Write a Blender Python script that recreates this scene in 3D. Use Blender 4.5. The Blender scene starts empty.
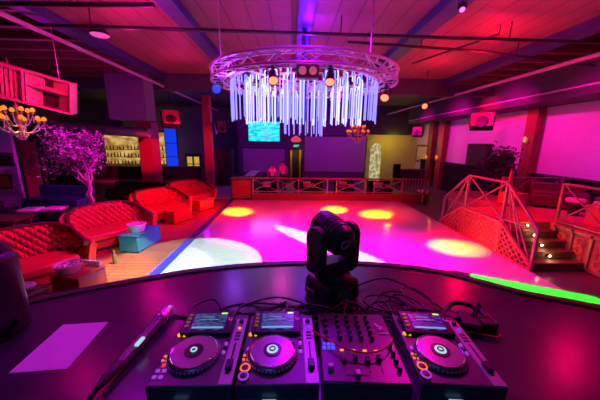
import bpy, bmesh, math, random
from mathutils import Vector, Matrix, Euler
R = math.radians
PI = math.pi
rnd = random.Random(7)
S = bpy.context.scene
COL = S.collection

# ------------------------------------------------------------------ materials
def mat(name, col, rough=0.5, metal=0.0, emit=None, strength=0.0, var=0.0, scale=12.0, bump=0.0, spec=0.5):
    m = bpy.data.materials.new(name); m.use_nodes = True
    nt = m.node_tree; b = nt.nodes['Principled BSDF']
    b.inputs['Base Color'].default_value = (*col, 1)
    b.inputs['Roughness'].default_value = rough
    b.inputs['Metallic'].default_value = metal
    b.inputs['Specular IOR Level'].default_value = spec
    if emit:
        b.inputs['Emission Color'].default_value = (*emit, 1)
        b.inputs['Emission Strength'].default_value = strength
    if var or bump:
        tc = nt.nodes.new('ShaderNodeTexCoord'); nz = nt.nodes.new('ShaderNodeTexNoise')
        nz.inputs['Scale'].default_value = scale; nz.inputs['Detail'].default_value = 5
        nt.links.new(tc.outputs['Object'], nz.inputs['Vector'])
        if var:
            mx = nt.nodes.new('ShaderNodeMix'); mx.data_type = 'RGBA'
            nt.links.new(nz.outputs['Fac'], mx.inputs['Factor'])
            mx.inputs['A'].default_value = (*[c * (1 - var) for c in col], 1)
            mx.inputs['B'].default_value = (*[min(1, c * (1 + var)) for c in col], 1)
            nt.links.new(mx.outputs['Result'], b.inputs['Base Color'])
        if bump:
            bp = nt.nodes.new('ShaderNodeBump'); bp.inputs['Strength'].default_value = bump
            bp.inputs['Distance'].default_value = 0.02
            nt.links.new(nz.outputs['Fac'], bp.inputs['Height'])
            nt.links.new(bp.outputs['Normal'], b.inputs['Normal'])
    return m

def plank_mat(name, c1, c2, mortar, rough, w, h, axis_rot=0.0, gap=0.012):
    m = bpy.data.materials.new(name); m.use_nodes = True
    nt = m.node_tree; b = nt.nodes['Principled BSDF']; b.inputs['Roughness'].default_value = rough
    tc = nt.nodes.new('ShaderNodeTexCoord'); mp = nt.nodes.new('ShaderNodeMapping')
    mp.inputs['Rotation'].default_value = (0, 0, axis_rot)
    br = nt.nodes.new('ShaderNodeTexBrick')
    br.inputs['Color1'].default_value = (*c1, 1); br.inputs['Color2'].default_value = (*c2, 1)
    br.inputs['Mortar'].default_value = (*mortar, 1); br.inputs['Scale'].default_value = 1
    br.inputs['Mortar Size'].default_value = gap; br.inputs['Brick Width'].default_value = w
    br.inputs['Row Height'].default_value = h
    nt.links.new(tc.outputs['Object'], mp.inputs['Vector']); nt.links.new(mp.outputs['Vector'], br.inputs['Vector'])
    nz = nt.nodes.new('ShaderNodeTexNoise'); nz.inputs['Scale'].default_value = 3
    mp2 = nt.nodes.new('ShaderNodeMapping'); mp2.inputs['Scale'].default_value = (1, 14, 1)
    nt.links.new(mp.outputs['Vector'], mp2.inputs['Vector']); nt.links.new(mp2.outputs['Vector'], nz.inputs['Vector'])
    mx = nt.nodes.new('ShaderNodeMix'); mx.data_type = 'RGBA'; mx.blend_type = 'MULTIPLY'
    mx.inputs['Factor'].default_value = 0.45
    nt.links.new(br.outputs['Color'], mx.inputs['A']); nt.links.new(nz.outputs['Fac'], mx.inputs['B'])
    nt.links.new(mx.outputs['Result'], b.inputs['Base Color'])
    return m

def emit_tex(name, kind, c1, c2, strength, scale):
    m = bpy.data.materials.new(name); m.use_nodes = True
    nt = m.node_tree; b = nt.nodes['Principled BSDF']
    b.inputs['Base Color'].default_value = (0.01, 0.01, 0.012, 1); b.inputs['Roughness'].default_value = 0.25
    tc = nt.nodes.new('ShaderNodeTexCoord'); mp = nt.nodes.new('ShaderNodeMapping')
    mp.inputs['Scale'].default_value = scale
    nt.links.new(tc.outputs['Object'], mp.inputs['Vector'])
    t = nt.nodes.new('ShaderNodeTexNoise' if kind == 'noise' else 'ShaderNodeTexVoronoi')
    nt.links.new(mp.outputs['Vector'], t.inputs['Vector'])
    t.inputs['Scale'].default_value = 1.0
    rp = nt.nodes.new('ShaderNodeValToRGB')
    rp.color_ramp.elements[0].position = 0.4; rp.color_ramp.elements[1].position = 0.62
    rp.color_ramp.elements[0].color = (*c1, 1); rp.color_ramp.elements[1].color = (*c2, 1)
    nt.links.new(t.outputs['Fac' if kind == 'noise' else 'Distance'], rp.inputs['Fac'])
    nt.links.new(rp.outputs['Color'], b.inputs['Emission Color'])
    b.inputs['Emission Strength'].default_value = strength
    return m

M = {}
M['dance'] = plank_mat('white_gloss_floor', (.82, .82, .82), (.78, .78, .78), (.6, .6, .6), .13, 1.2, 1.2, 0, .004)
M['floor'] = mat('dark_floor', (.10, .09, .10), .35, var=.3, scale=3)
M['pale_floor'] = mat('pale_tile_floor', (.45, .45, .5), .3, var=.15, scale=2)
M['wood'] = plank_mat('wood_deck', (.42, .23, .11), (.32, .17, .08), (.08, .04, .025), .38, 1.9, .14, 0, .010)
M['trim'] = mat('blue_lit_step_nosing', (.05, .055, .20), .4)  # blue light on the floor edge is put into this base colour
M['table'] = mat('booth_table_wood', (.05, .04, .055), .24, var=.35, scale=5, bump=.06)
M['lip'] = mat('table_lip_black', (.012, .011, .013), .5)
M['booth'] = mat('booth_black', (.02, .02, .022), .6, var=.2)
M['apron'] = mat('stage_carpet', (.13, .13, .13), .7, var=.15, scale=40)
M['ceil'] = plank_mat('red_tinted_ceiling', (.32, .12, .14), (.29, .105, .125), (.17, .06, .07), .6, 40, .45, PI/2, .02)  # reddish base colour stands in for coloured light on the planks
M['ceil_dark'] = mat('dark_ceiling', (.05, .045, .05), .7, var=.3)
M['beam'] = mat('navy_beam', (.035, .04, .13), .5, var=.2)
M['timber'] = mat('dark_timber', (.13, .055, .035), .6, var=.3, scale=8)
M['pipe'] = mat('black_pipe', (.02, .018, .02), .45)
M['pipe_pale'] = mat('painted_pipe', (.45, .30, .40), .4)
M['wall_r'] = mat('painted_plaster_wall', (.6, .54, .6), .6, var=.08, scale=1.5)
M['wall_back'] = mat('back_wall_paint', (.13, .10, .16), .7, var=.15, scale=2)
M['wall_dark'] = mat('dark_wall_paint', (.05, .045, .055), .7, var=.2)
M['wall_yellow'] = mat('yellow_wall_paint', (.65, .58, .22), .6, var=.1, scale=3)
M['wall_lav'] = mat('pale_wall_paint', (.5, .46, .55), .6, var=.1)
M['redwood'] = mat('red_stained_wood', (.22, .045, .03), .45, var=.25, scale=6)
M['column'] = mat('red_column_paint', (.55, .10, .12), .45, var=.12, scale=4)
M['leather'] = mat('red_leather', (.52, .05, .055), .3, var=.12, scale=9, bump=.03)
M['leather_dk'] = mat('maroon_leather', (.09, .02, .022), .38, var=.15)
M['teal_leather'] = mat('teal_leather', (.03, .13, .16), .3, var=.15)
M['black_fabric'] = mat('black_upholstery', (.014, .012, .015), .85, var=.3, spec=.15)
M['pale_cloth'] = mat('pale_cloth', (.7, .65, .7), .7, var=.1)
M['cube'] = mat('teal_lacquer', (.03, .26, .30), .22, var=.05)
M['cube_red'] = mat('red_lacquer', (.5, .06, .05), .18, var=.05)
M['white'] = mat('white_plastic', (.8, .8, .8), .3)
M['glass'] = mat('frosted_glass', (.7, .6, .7), .2)
M['metal'] = mat('brushed_metal', (.6, .58, .6), .3, .9)
M['truss'] = mat('truss_aluminium', (.72, .68, .74), .35, .55)
M['rail'] = mat('rail_metal', (.35, .22, .22), .4, .3)
M['lattice'] = mat('rust_lattice', (.42, .16, .11), .5, var=.2)
M['step'] = mat('stair_tread', (.16, .08, .07), .5, var=.3)
M['deck_red'] = mat('platform_carpet', (.45, .16, .13), .8, var=.2, scale=30)
M['black'] = mat('black_plastic', (.014, .014, .016), .38)
M['gear'] = mat('gear_black', (.075, .06, .08), .36, var=.3, scale=30)
M['gear_strip'] = mat('grey_faceplate', (.38, .36, .40), .38, .35)
M['jog'] = mat('jog_plate', (.30, .28, .31), .25, .55)
M['jogring'] = mat('jog_rim', (.11, .15, .18), .28, .7)
M['chrome'] = mat('chrome', (.85, .85, .88), .12, 1.0)
M['knob'] = mat('knob_black', (.02, .02, .03), .35)
M['rubber'] = mat('cable_rubber', (.012, .011, .013), .42)
M['redcable'] = mat('red_cable', (.75, .04, .05), .35)
M['paper'] = mat('paper', (.78, .74, .80), .8, var=.03)
M['bark'] = mat('pale_bark', (.55, .42, .45), .7, var=.25, scale=14, bump=.3)
M['leaf'] = mat('leaf_mauve', (.55, .30, .50), .55, var=.5, scale=6)
M['leaf_dk'] = mat('leaf_dark', (.05, .05, .03), .55, var=.4)
M['gold'] = mat('gilt', (.6, .38, .12), .35, .7)
M['cab'] = mat('speaker_cabinet', (.42, .36, .38), .5, var=.08)
M['spk_grille'] = mat('red_grille_cloth', (.32, .09, .10), .7, var=.2)
M['cab_dk'] = mat('speaker_black', (.03, .028, .03), .5)
M['skin'] = mat('skin', (.55, .33, .25), .5)
M['hair'] = mat('hair', (.03, .02, .02), .5)
M['pinkcloth'] = mat('pink_clothing', (.75, .25, .40), .7)
M['darkcloth'] = mat('dark_clothing', (.03, .03, .04), .8)
M['bottle_g'] = mat('bottle_glass', (.10, .16, .05), .15)
M['bottle_b'] = mat('amber_glass', (.28, .11, .03), .15)
M['projscreen'] = mat('projection_screen', (.45, .42, .5), .8)
M['art'] = mat('canvas', (.75, .68, .35), .7, var=.6, scale=7)
M['dark_art'] = mat('dark_canvas', (.02, .01, .012), .7, var=.9, scale=5)
def E(name, col, s): return mat(name, (.02, .02, .02), .3, emit=col, strength=s)
M['rod'] = E('led_tube', (.22, .19, 1.0), 1.9)
M['rod_core'] = E('led_tube_core', (.32, .36, 1.0), 2.6)
M['lens_red'] = E('lens_red', (1, .10, .04), 5)
M['lens_blue'] = E('lens_blue', (.03, .07, 1), .9)
M['lens_white'] = E('lens_white', (1, .8, .5), 12)
M['lens_pink'] = E('lens_pink', (1, .2, .8), 1.5)
M['lens_mauve'] = E('lens_mauve', (1, .08, .5), .9)
M['bulb'] = E('chandelier_bulb', (1, .22, .01), 1.3)
M['bulb_red'] = E('chandelier_bulb_red', (1, .12, .02), 1.3)
M['crystal'] = mat('crystal', (.8, .75, .8), .08, .1)
M['tv'] = emit_tex('screen_cyan', 'noise', (.0, .36, .52), (.03, .72, .74), 1.5, (2.0, 1, 7))
M['bluepanel'] = E('blue_light_panel', (.005, .05, 1.0), .85)
M['barback'] = emit_tex('backlit_bar_wall', 'noise', (.40, .20, .03), (.95, .62, .20), .75, (1.3, 1, 2.4))
M['yellowlit'] = E('yellow_window', (1, .62, .08), .6)
M['exit'] = E('exit_green', (.05, .9, .35), 1.6)
M['lcd'] = emit_tex('deck_screen', 'noise', (.0, .015, .05), (.03, .16, .45), .7, (30, 160, 1))
M['lcd2'] = emit_tex('deck_screen_violet', 'noise', (.005, .0, .03), (.10, .03, .6), .8, (30, 160, 1))
M['lcdbar'] = E('screen_bar', (.55, .9, .05), 1.2)
M['amber'] = E('amber_led', (1, .30, .0), 1.3)
M['orange'] = E('orange_led', (1, .16, .0), 1.2)
M['redled'] = E('red_led', (1, .02, .03), 1.4)
M['blueled'] = E('blue_led', (.03, .05, 1), 1.6)
M['greenled'] = E('green_led', (.04, .9, .1), 1.2)
M['purpleled'] = E('purple_led', (.45, .06, .85), .7)
M['jogdisp'] = E('jog_display', (.42, .75, .85), .9)
M['jogdim'] = mat('jog_centre', (.02, .015, .02), .25)

# ------------------------------------------------------------------ geometry helper
class MB:
    def __init__(s): s.bm = bmesh.new()
    def _v(s, pts): return [s.bm.verts.new(p) for p in pts]
    def _f(s, vs):
        try: return s.bm.faces.new(vs)
        except ValueError: return None
    def box(s, c, d, rot=(0, 0, 0), taper=1.0):
        m = Euler(rot).to_matrix(); c = Vector(c); x, y, z = d[0]/2, d[1]/2, d[2]/2
        P = []
        for k in (-1, 1):
            t = taper if k > 0 else 1
            for a, b in ((-1, -1), (1, -1), (1, 1), (-1, 1)): P.append(c + m @ Vector((a*x*t, b*y*t, k*z)))
        v = s._v(P)
        for q in ((3, 2, 1, 0), (4, 5, 6, 7), (0, 1, 5, 4), (1, 2, 6, 5), (2, 3, 7, 6), (3, 0, 4, 7)): s._f([v[i] for i in q])
        return s
    def bar(s, p0, p1, w, h=None):
        p0, p1 = Vector(p0), Vector(p1); d = p1 - p0; L = d.length
        if L < 1e-6: return s
        q = d.to_track_quat('X', 'Z'); h = h or w
        return s.box((p0 + p1)/2, (L, w, h), q.to_euler())
    def tube(s, pts, r, n=8, closed=False, cap=True):
        pts = [Vector(p) for p in pts]; N = len(pts)
        rs = r if isinstance(r, (list, tuple)) else [r]*N
        rings = []; prev = None
        for i, p in enumerate(pts):
            if closed: t = pts[(i+1) % N] - pts[i-1]
            else: t = pts[min(i+1, N-1)] - pts[max(i-1, 0)]
            t.normalize()
            if prev is None:
                a = Vector((0, 0, 1)) if abs(t.z) < .9 else Vector((1, 0, 0)); u = t.cross(a).normalized()
            else:
                u = prev - t*prev.dot(t)
                u = u.normalized() if u.length > 1e-6 else t.orthogonal().normalized()
            prev = u; w = t.cross(u)
            rings.append(s._v([p + (u*math.cos(2*PI*k/n) + w*math.sin(2*PI*k/n))*rs[i] for k in range(n)]))
        for i in range(N if closed else N-1):
            A, B = rings[i], rings[(i+1) % N]
            for k in range(n): s._f([A[k], A[(k+1) % n], B[(k+1) % n], B[k]])
        if cap and not closed: s._f(rings[0][::-1]); s._f(rings[-1])
        return s
    def cyl(s, p0, p1, r0, r1=None, n=16):
        return s.tube([p0, p1], [r0, r0 if r1 is None else r1], n)
    def lathe(s, prof, c=(0, 0, 0), n=28, rot=(0, 0, 0)):
        m = Euler(rot).to_matrix(); c = Vector(c); rings = []
        for r, z in prof:
            rings.append(s._v([c + m @ Vector((r*math.cos(2*PI*k/n), r*math.sin(2*PI*k/n), z)) for k in range(n)]) if r > 1e-5
                         else s._v([c + m @ Vector((0, 0, z))]))
        for A, B in zip(rings, rings[1:]):
            for k in range(n):
                a = [A[0]] if len(A) == 1 else [A[k], A[(k+1) % n]]
                b = [B[0]] if len(B) == 1 else [B[(k+1) % n], B[k]]
                if len(a)+len(b) >= 3: s._f(a + b)
        if len(rings[0]) > 1: s._f(rings[0][::-1])
        if len(rings[-1]) > 1: s._f(rings[-1])
        return s
    def sph(s, c, r, sc=(1, 1, 1), n=16):
        prof = [(math.sin(PI*i/(n//2))*1, -math.cos(PI*i/(n//2))) for i in range(n//2+1)]
        c = Vector(c); rings = []
        for a, z in prof:
            rings.append(s._v([c + Vector((a*math.cos(2*PI*k/n)*r*sc[0], a*math.sin(2*PI*k/n)*r*sc[1], z*r*sc[2])) for k in range(n)]) if a > 1e-5
                         else s._v([c + Vector((0, 0, z*r*sc[2]))]))
        for A, B in zip(rings, rings[1:]):
            for k in range(n):
                a = [A[0]] if len(A) == 1 else [A[k], A[(k+1) % n]]
                b = [B[0]] if len(B) == 1 else [B[(k+1) % n], B[k]]
                s._f(a + b)
        return s
    def torus(s, c, Rr, r, n=48, m=8, rot=(0, 0, 0)):
        mt = Euler(rot).to_matrix(); c = Vector(c)
        return s.tube([c + mt @ Vector((Rr*math.cos(2*PI*k/n), Rr*math.sin(2*PI*k/n), 0)) for k in range(n)], r, m, closed=True)
    def prism(s, poly, z0, z1):
        a = s._v([(x, y, z0) for x, y in poly]); b = s._v([(x, y, z1) for x, y in poly]); n = len(poly)
        s._f(a[::-1]); s._f(b)
        for i in range(n): s._f([a[i], a[(i+1) % n], b[(i+1) % n], b[i]])
        return s
    def quad(s, *p): s._f(s._v(p)); return s
    def build(s, name, m, parent=None, bevel=0.0, smooth=True, seg=2):
        me = bpy.data.meshes.new(name)
        bmesh.ops.recalc_face_normals(s.bm, faces=s.bm.faces[:])
        s.bm.to_mesh(me); s.bm.free()
        me.materials.append(M[m] if isinstance(m, str) else m)
        if smooth and len(me.polygons):
            me.polygons.foreach_set('use_smooth', [True]*len(me.polygons)); me.set_sharp_from_angle(angle=R(38))
        o = bpy.data.objects.new(name, me); COL.objects.link(o)
        if parent: o.parent = parent
        if bevel:
            bv = o.modifiers.new('bevel', 'BEVEL'); bv.width = bevel; bv.segments = seg; bv.limit_method = 'ANGLE'; bv.angle_limit = R(40)
        return o

def thing(name, label, cat, loc=(0, 0, 0), rz=0.0, group=None):
    o = bpy.data.objects.new(name, None); COL.objects.link(o)
    o.empty_display_size = .1
    o.location = loc; o.rotation_euler = (0, 0, rz)
    o['label'] = label; o['category'] = cat
    if group: o['group'] = group
    return o
def tag(o, label, cat, group=None):
    o['label'] = label; o['category'] = cat
    if group: o['group'] = group
    return o
def struct(o): o['kind'] = 'structure'; return o
def dup(o, parent=None):
    c = o.copy(); COL.objects.link(c)
    if parent: c.parent = parent
    for ch in list(o.children): dup(ch, c)
    return c
def dup_thing(o, loc, rz, label, group=None, name=None):
    c = dup(o); c.location = loc; c.rotation_euler = (0, 0, rz); c['label'] = label
    if group: c['group'] = group
    return c

# ------------------------------------------------------------------ camera (booth operator's eye, 2.75 m over the dance floor)
cd = bpy.data.cameras.new('camera'); cam = bpy.data.objects.new('camera', cd); COL.objects.link(cam)
cd.sensor_width = 36; cd.lens = 36*267/600; cd.clip_start = .02
cam.location = (0, 0, 2.75)
cam.rotation_euler = (Matrix.Rotation(R(-1.93), 3, 'Z') @ Matrix.Rotation(R(90-12.1), 3, 'X') @ Matrix.Rotation(R(.8), 3, 'Z')).to_euler()
S.camera = cam

# ------------------------------------------------------------------ room shell
struct(MB().box((-1.5, 9, -.06), (27, 28, .1)).build('floor', 'floor'))
struct(MB().box((1.3, 7.0, -.002), (8.1, 11.5, .016)).build('floor_dance', 'dance'))
struct(MB().box((-4.6, 7.3, .002), (3.3, 11.0, .03)).build('floor_wood', 'wood'))
struct(MB().box((-2.85, 7.3, .006), (.2, 11.0, .04)).build('trim_1', 'trim', bevel=.008))
struct(MB().box((-5.6, 14.8, -.006), (5.6, 3.9, .014)).build('floor_tile', 'pale_floor'))
# ceiling: centre bay tinted red for the coloured light, dark side bays with joists
struct(MB().box((.6, 5.5, 5.36), (11.3, 11.6, .12)).build('ceiling', 'ceil'))
b = MB(); b.box((-9.9, 8.5, 5.42), (9.6, 27, .12)); b.box((8.3, 5.5, 5.42), (4.2, 11.6, .12)); b.box((2.7, 16.8, 5.42), (15.5, 11.2, .12))
struct(b.build('ceiling.001', 'ceil_dark'))
for i, (x0, x1, z) in enumerate(((6.35, 8.3, 5.2), (-9.2, -5.1, 5.2))):
    for k in range(13):
        struct(MB().box(((x0+x1)/2, 2.0+.75*k, z), (x1-x0, .13, .26)).build('ceiling_joist', 'timber'))
for x, w in ((-2.2, .2), (.25, .2), (2.82, .26), (6.2, .26), (-5.0, .2)):
    struct(MB().box((x, 5.5, 5.2), (w, 11.6, .2)).box((x, 5.5, 5.09), (w+.1, 11.6, .025)).build('ceiling_beam', 'beam'))
struct(MB().box((0, 11.4, 5.02), (19, .35, .66)).build('ceiling_beam', 'wall_dark'))
struct(MB().box((8.9, 9.5, 4.74), (1.4, 22, 1.14)).build('ceiling_soffit', 'ceil_dark'))
# walls
w_ = MB(); w_.box((9.6, 9.5, 2.6), (.12, 22, 5.3)); struct(w_.build('wall_right', 'wall_r'))
b = MB(); b.box((-6.6, 22.3, 2.7), (13.5, .12, 5.5)); struct(b.build('wall_back', 'wall_back'))
b = MB(); b.box((-2.0, 19.7, 2.7), (3.5, .12, 5.5)); b.box((.30, 19.7, 3.9), (1.1, .12, 3.1)); b.box((3.15, 19.7, 2.7), (4.6, .12, 5.5))
b.box((-3.8, 21, 2.7), (.12, 2.6, 5.5)); struct(b.build('wall_back.001', 'wall_back'))
struct(MB().box((7.5, 20.6, 2.7), (4.2, .12, 5.5)).build('wall_back.002', 'wall_yellow'))
struct(MB().box((7.2, 19.5, 4.4), (3.9, .3, 2.0)).build('wall_back.003', 'wall_dark'))
struct(MB().box((-15, 9, 2.7), (.12, 27, 5.5)).build('wall_left', 'wall_dark'))
struct(MB().box((-11.8, 11.05, 1.6), (1.75, .12, 3.2)).build('wall_left.001', 'wall_lav'))
struct(MB().box((-10.5, 12.4, 1.6), (2.9, .12, 3.2)).build('wall_left.002', 'wall_dark'))
b = MB(); b.box((9.46, 9.3, .84), (.14, 20, 1.68)); b.box((9.42, 9.3, 1.69), (.22, 20, .06)); struct(b.build('baseboard_right', 'black_fabric'))
# door opening at the back with lit passage
struct(MB().box((.3, 21.4, 1.2), (1.6, .1, 2.4)).build('wall_back.004', 'wall_dark'))
for x in (-.02, .68): struct(MB().box((x, 21.3, 1.2), (.16, .08, 2.3)).build('door_trim', 'wall_yellow'))
b = MB()
for x in (-.2, .86): b.box((x, 19.62, 1.12), (.1, .12, 2.25))
b.box((.33, 19.62, 2.29), (1.16, .12, .1)); struct(b.build('door_1', 'timber'))
# pillars on the right wall
for x, y, w, d in ((9.32, 10.35, .3, .48), (9.32, 16.6, .3, .55), (9.32, 17.9, .3, .55)):
    struct(MB().box((x, y, 2.15), (w, d, 4.3)).build('wall_pillar', 'redwood', bevel=.01))
# columns left
def column(x, y, w, h, top):
    struct(MB().box((x, y, h/2), (w, w, h)).box((x, y, .12), (w+.06, w+.06, .24)).build('column', 'column', bevel=.01))
column(-8.0, 15.6, .78, 3.75, 5.3)
column(-4.72, 15.7, .42, 5.2, 5.2)
struct(MB().box((-6.0, 10.75, 4.43), (1.35, .7, 1.86)).build('ceiling_bulkhead', mat('bulkhead_paint', (.16, .11, .2), .6, var=.2)))

# ------------------------------------------------------------------ pipes under the ceiling
def pipe(name, pts, r, m, label, hang=None):
    t = thing(name, label, 'pipe')
    MB().tube(pts, r, 10).build('pipe_run', m, t)
    for p in hang or ():
        MB().cyl(p, (p[0], p[1], 5.31), .012, n=6).build('hanger', 'pipe', t)
    return t
pipe('ceiling_pipe', [(-9, 6.0, 4.95), (8.2, 6.15, 4.95)], .035, 'pipe', 'long black pipe crossing the ceiling from side to side', [(-4, 6.04, 4.95), (1, 6.08, 4.95), (4.6, 6.11, 4.95)])
pipe('ceiling_pipe', [(1.2, 6.35, 4.9), (4.4, 6.7, 4.9), (8.2, 7.6, 4.9)], .03, 'pipe', 'short black pipe slanting behind the long ceiling pipe on the red side', [(2.9, 6.53, 4.9), (5.5, 6.98, 4.9)])
pipe('ceiling_pipe', [(-9, 5.5, 5.0), (-2.35, 5.2, 5.0)], .04, 'pipe', 'black pipe stub high over the hanging loudspeaker', [(-4.6, 5.3, 5.0)])
pipe('sprinkler_pipe', [(6.6, 1.5, 4.68), (6.6, 19, 4.76)], .05, 'pipe_pale', 'pale painted pipe running down the stair side of the ceiling', [(6.6, 8.2, 4.7), (6.6, 11, 4.72)])
pipe('sprinkler_pipe', [(-5.0, 1.5, 4.87), (-5.0, 19, 4.78)], .045, 'pipe_pale', 'pale painted pipe running down the sofa side of the ceiling', [(-5.0, 7, 4.84), (-5.0, 10.2, 4.83)])
pipe('conduit', [(4.5, 6.3, 5.12), (3.6, 8.6, 5.12)], .025, 'pipe', 'thin black conduit on the red ceiling bay beside the navy beam', [(4.5, 6.3, 5.12)])
pipe('conduit', [(8.15, 2, 4.45), (8.15, 19, 4.35)], .03, 'pipe_pale', 'thin painted conduit along the dark soffit over the wall', None)
t = thing('ventilation_duct', 'round purple-lit ventilation duct above the far bar', 'duct')
MB().cyl((-12.5, 14.2, 3.42), (-7.2, 14.2, 3.12), .24, n=20).build('duct_run', 'cab', t)
for k in range(4): MB().torus((-12+1.4*k, 14.2, 3.39-.08*k), .25, .02, 20, 6, (0, PI/2, 0)).build('duct_collar', 'cab', t)
MB().cyl((-11.5, 14.2, 3.5), (-11.5, 14.2, 5.3), .02, n=6).build('hanger', 'pipe', t)
MB().cyl((-8.5, 14.2, 3.3), (-8.5, 14.2, 5.3), .02, n=6).build('hanger', 'pipe', t)
t = thing('ceiling_light', 'round pink glowing ceiling light above the sofas', 'ceiling light', (-4.4, 6.9, 5.1))
MB().lathe([(.06, .22), (.14, .1), (.2, .03), (.2, 0)]).build('housing', 'black', t)
MB().lathe([(.19, -.004), (.17, -.02), (0, -.025)]).build('lens', 'lens_mauve', t)
MB().cyl((0, 0, .2), (0, 0, .24), .05).build('mount', 'black', t)

# ------------------------------------------------------------------ lighting truss ring with hanging LED tubes
RC = (0.26, 6.2, 4.07); RR = 1.92
t = thing('truss_ring', 'round aluminium lighting truss hung over the dance floor', 'truss', RC)
t.rotation_euler = (R(1.5), 0, 0)
for rr, zz in ((RR, .10), (RR, -.10), (RR-.22, .10), (RR-.22, -.10)):
    MB().torus((0, 0, zz), rr, .026, 72, 8).build('chord', 'truss', t)
NB = 40
def rp(r, a, z): return (r*math.cos(a), r*math.sin(a), z)
for k in range(NB):
    a0 = 2*PI*k/NB; a1 = 2*PI*(k+1)/NB; u = 1 if k % 2 else -1
    b = MB()
    b.tube([rp(RR, a0, .10*u), rp(RR, a1, -.10*u)], .012, 6)
    b.tube([rp(RR-.22, a0, -.10*u), rp(RR-.22, a1, .10*u)], .012, 6)
    b.tube([rp(RR, a0, .10), rp(RR-.22, a1, .10)], .012, 6)
    b.tube([rp(RR, a0, -.10), rp(RR-.22, a0, -.10)], .012, 6)
    b.build('brace', 'truss', t)
for a in (.5, 2.1, 3.7, 5.3):
    MB().cyl(rp(RR-.11, a, .10), rp(RR-.11, a, 1.28), .01, n=6).build('hanging_cable', 'metal', t)
tch = thing('tube_chandelier', 'great chandelier of glowing blue-white tubes inside the round truss', 'chandelier', (RC[0], RC[1], RC[2]))
MB().torus((0, 0, -.10), 1.55, .02, 64, 8).build('hoop', 'truss', tch)
MB().torus((0, 0, -.06), .95, .02, 48, 8).build('hoop', 'truss', tch)
MB().torus((0, 0, -.06), .42, .02, 36, 8).build('hoop', 'truss', tch)
b = MB()
for k in range(4):
    a = PI*k/4
    b.tube([rp(1.72, a, -.08), rp(1.72, a+PI, -.08)], .018, 6)
b.build('spreader', 'truss', tch)
MB().cyl((0, 0, -.85), (0, 0, 1.04), .06, n=14).build('stem', mat('navy_stem', (.08, .08, .35), .3, .6), tch)
def rod(a, r, ztop, zbot, m, hook=.05, into=None):
    c, s_ = math.cos(a), math.sin(a)
    P = [(r*c, r*s_, zbot), (r*c, r*s_, ztop-.03)]
    for q in range(1, 5):
        th = PI*q/4
        P.append(((r-hook/2*(1-math.cos(th)))*c, (r-hook/2*(1-math.cos(th)))*s_, ztop-.03+hook/2*math.sin(th)))
    P.append(((r-hook)*c, (r-hook)*s_, ztop-.12))
    b = into or MB(); b.tube(P, .0125, 6)
    if not into: b.build('led_tube', m, tch)
b = MB()
for k in range(34): rod(2*PI*k/34, 1.25, -.05, -.90+.10*math.sin(2*PI*k/34)-.04*rnd.random(), None, into=b)
b.build('inner_tubes', 'rod_core', tch)['kind'] = 'stuff'
for k in range(52):
    a = 2*PI*(k+.5)/52; sn = math.sin(a)
    rod(a, 1.55, -.09+.06*math.sin(6*a)+.02*(k % 2), (-.88 if sn < -.2 else -.80+.22*max(0, sn))-.05*rnd.random(), 'rod')
for k in range(30):
    a = 2*PI*(k+.3)/30
    rod(a, .95, -.04, -.84+.12*math.sin(a)-.05*rnd.random(), 'rod_core')
for k in range(18):
    rod(2*PI*k/18, .42, -.05, -1.12-.06*rnd.random(), 'rod')
t = thing('blinder_light', 'dark box lamp with two round lenses in front of the tube chandelier', 'stage light', (RC[0]-.02, RC[1]-RR+.2, RC[2]-.24))
MB().box((0, 0, 0), (.34, .16, .2)).build('housing', 'leather_dk', t, bevel=.015)
for x in (-.08, .08): MB().lathe([(.062, 0), (.06, .012), (.045, .02), (0, .012)], (x, -.082, 0), 20, (PI/2, 0, 0)).build('lens', E('lens_dim_pink', (1, .15, .35), .45), t)
MB().box((0, .02, .13), (.05, .05, .12)).build('clamp', 'black', t)

# par can spot lights -------------------------------------------------------
def par(label, loc, target, lensm, size=.1, drop=.0, group='stage spot lights'):
    t = thing('spot_light', label, 'stage light', loc, 0, group)
    d = (Vector(target) - Vector(loc)).normalized()
    e = d.to_track_quat('Z', 'Y').to_euler()
    MB().lathe([(.0, -1.5), (.55, -1.5), (.75, -1.2), (.85, .6), (1.0, .75), (1.0, 1.15), (.9, 1.15), (.86, .95), (0, .95)], n=20).build('can', 'black', t)
    c = t.children[0]; c.scale = (size,)*3; c.rotation_euler = e
    l = MB().lathe([(.86, .97), (.6, 1.04), (0, 1.08)], n=20).build('lens', lensm, t); l.scale = (size,)*3; l.rotation_euler = e
    s = size*1.15
    side = Vector((0, 0, 1)).cross(d); side = side.normalized() if side.length > .05 else Vector((1, 0, 0))
    MB().tube([side*s, side*s+Vector((0, 0, s*1.2)), Vector((0, 0, s*1.55)), -side*s+Vector((0, 0, s*1.2)), -side*s], .012, 6).build('yoke', 'black', t)
    MB().box((0, 0, s*1.75), (.05, .05, .12)).build('clamp', 'black', t)
    return t
zP = RC[2]-.30
par('red-lit spot lamp under the truss, on the TV side of the two-lens box', (-.30, 4.50, zP-.02), (-.15, 3.6, 2.7), 'lens_red', .085)
par('red-lit spot lamp under the truss, on the stair side of the two-lens box', (.60, 4.50, zP-.02), (.45, 3.6, 2.6), 'lens_red', .085)
par('red-lit spot lamp at the stair end of the round truss', (1.93, 5.8, zP-.04), (1.3, 4.5, 2.6), 'lens_red', .09)
par('blue-glowing spot lamp at the sofa end of the round truss', (-1.56, 5.95, zP+.06), (-1.35, 4.9, 3.5), 'lens_blue', .10)
par('red-lit spot lamp hanging from the pale pipe near the pillars', (4.78, 10, 4.12), (4.2, 8, 3.4), 'lens_red', .1)
par('small pink spot lamp high on the navy beam over the dance floor', (2.83, 4.95, 4.98), (2.6, 4.2, 4.3), 'lens_pink', .05)
MB().cyl((4.78, 10, 4.3), (4.78, 10, 5.3), .02, n=6).build('drop_rod', 'pipe', bpy.data.objects['spot_light.004'])
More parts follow.
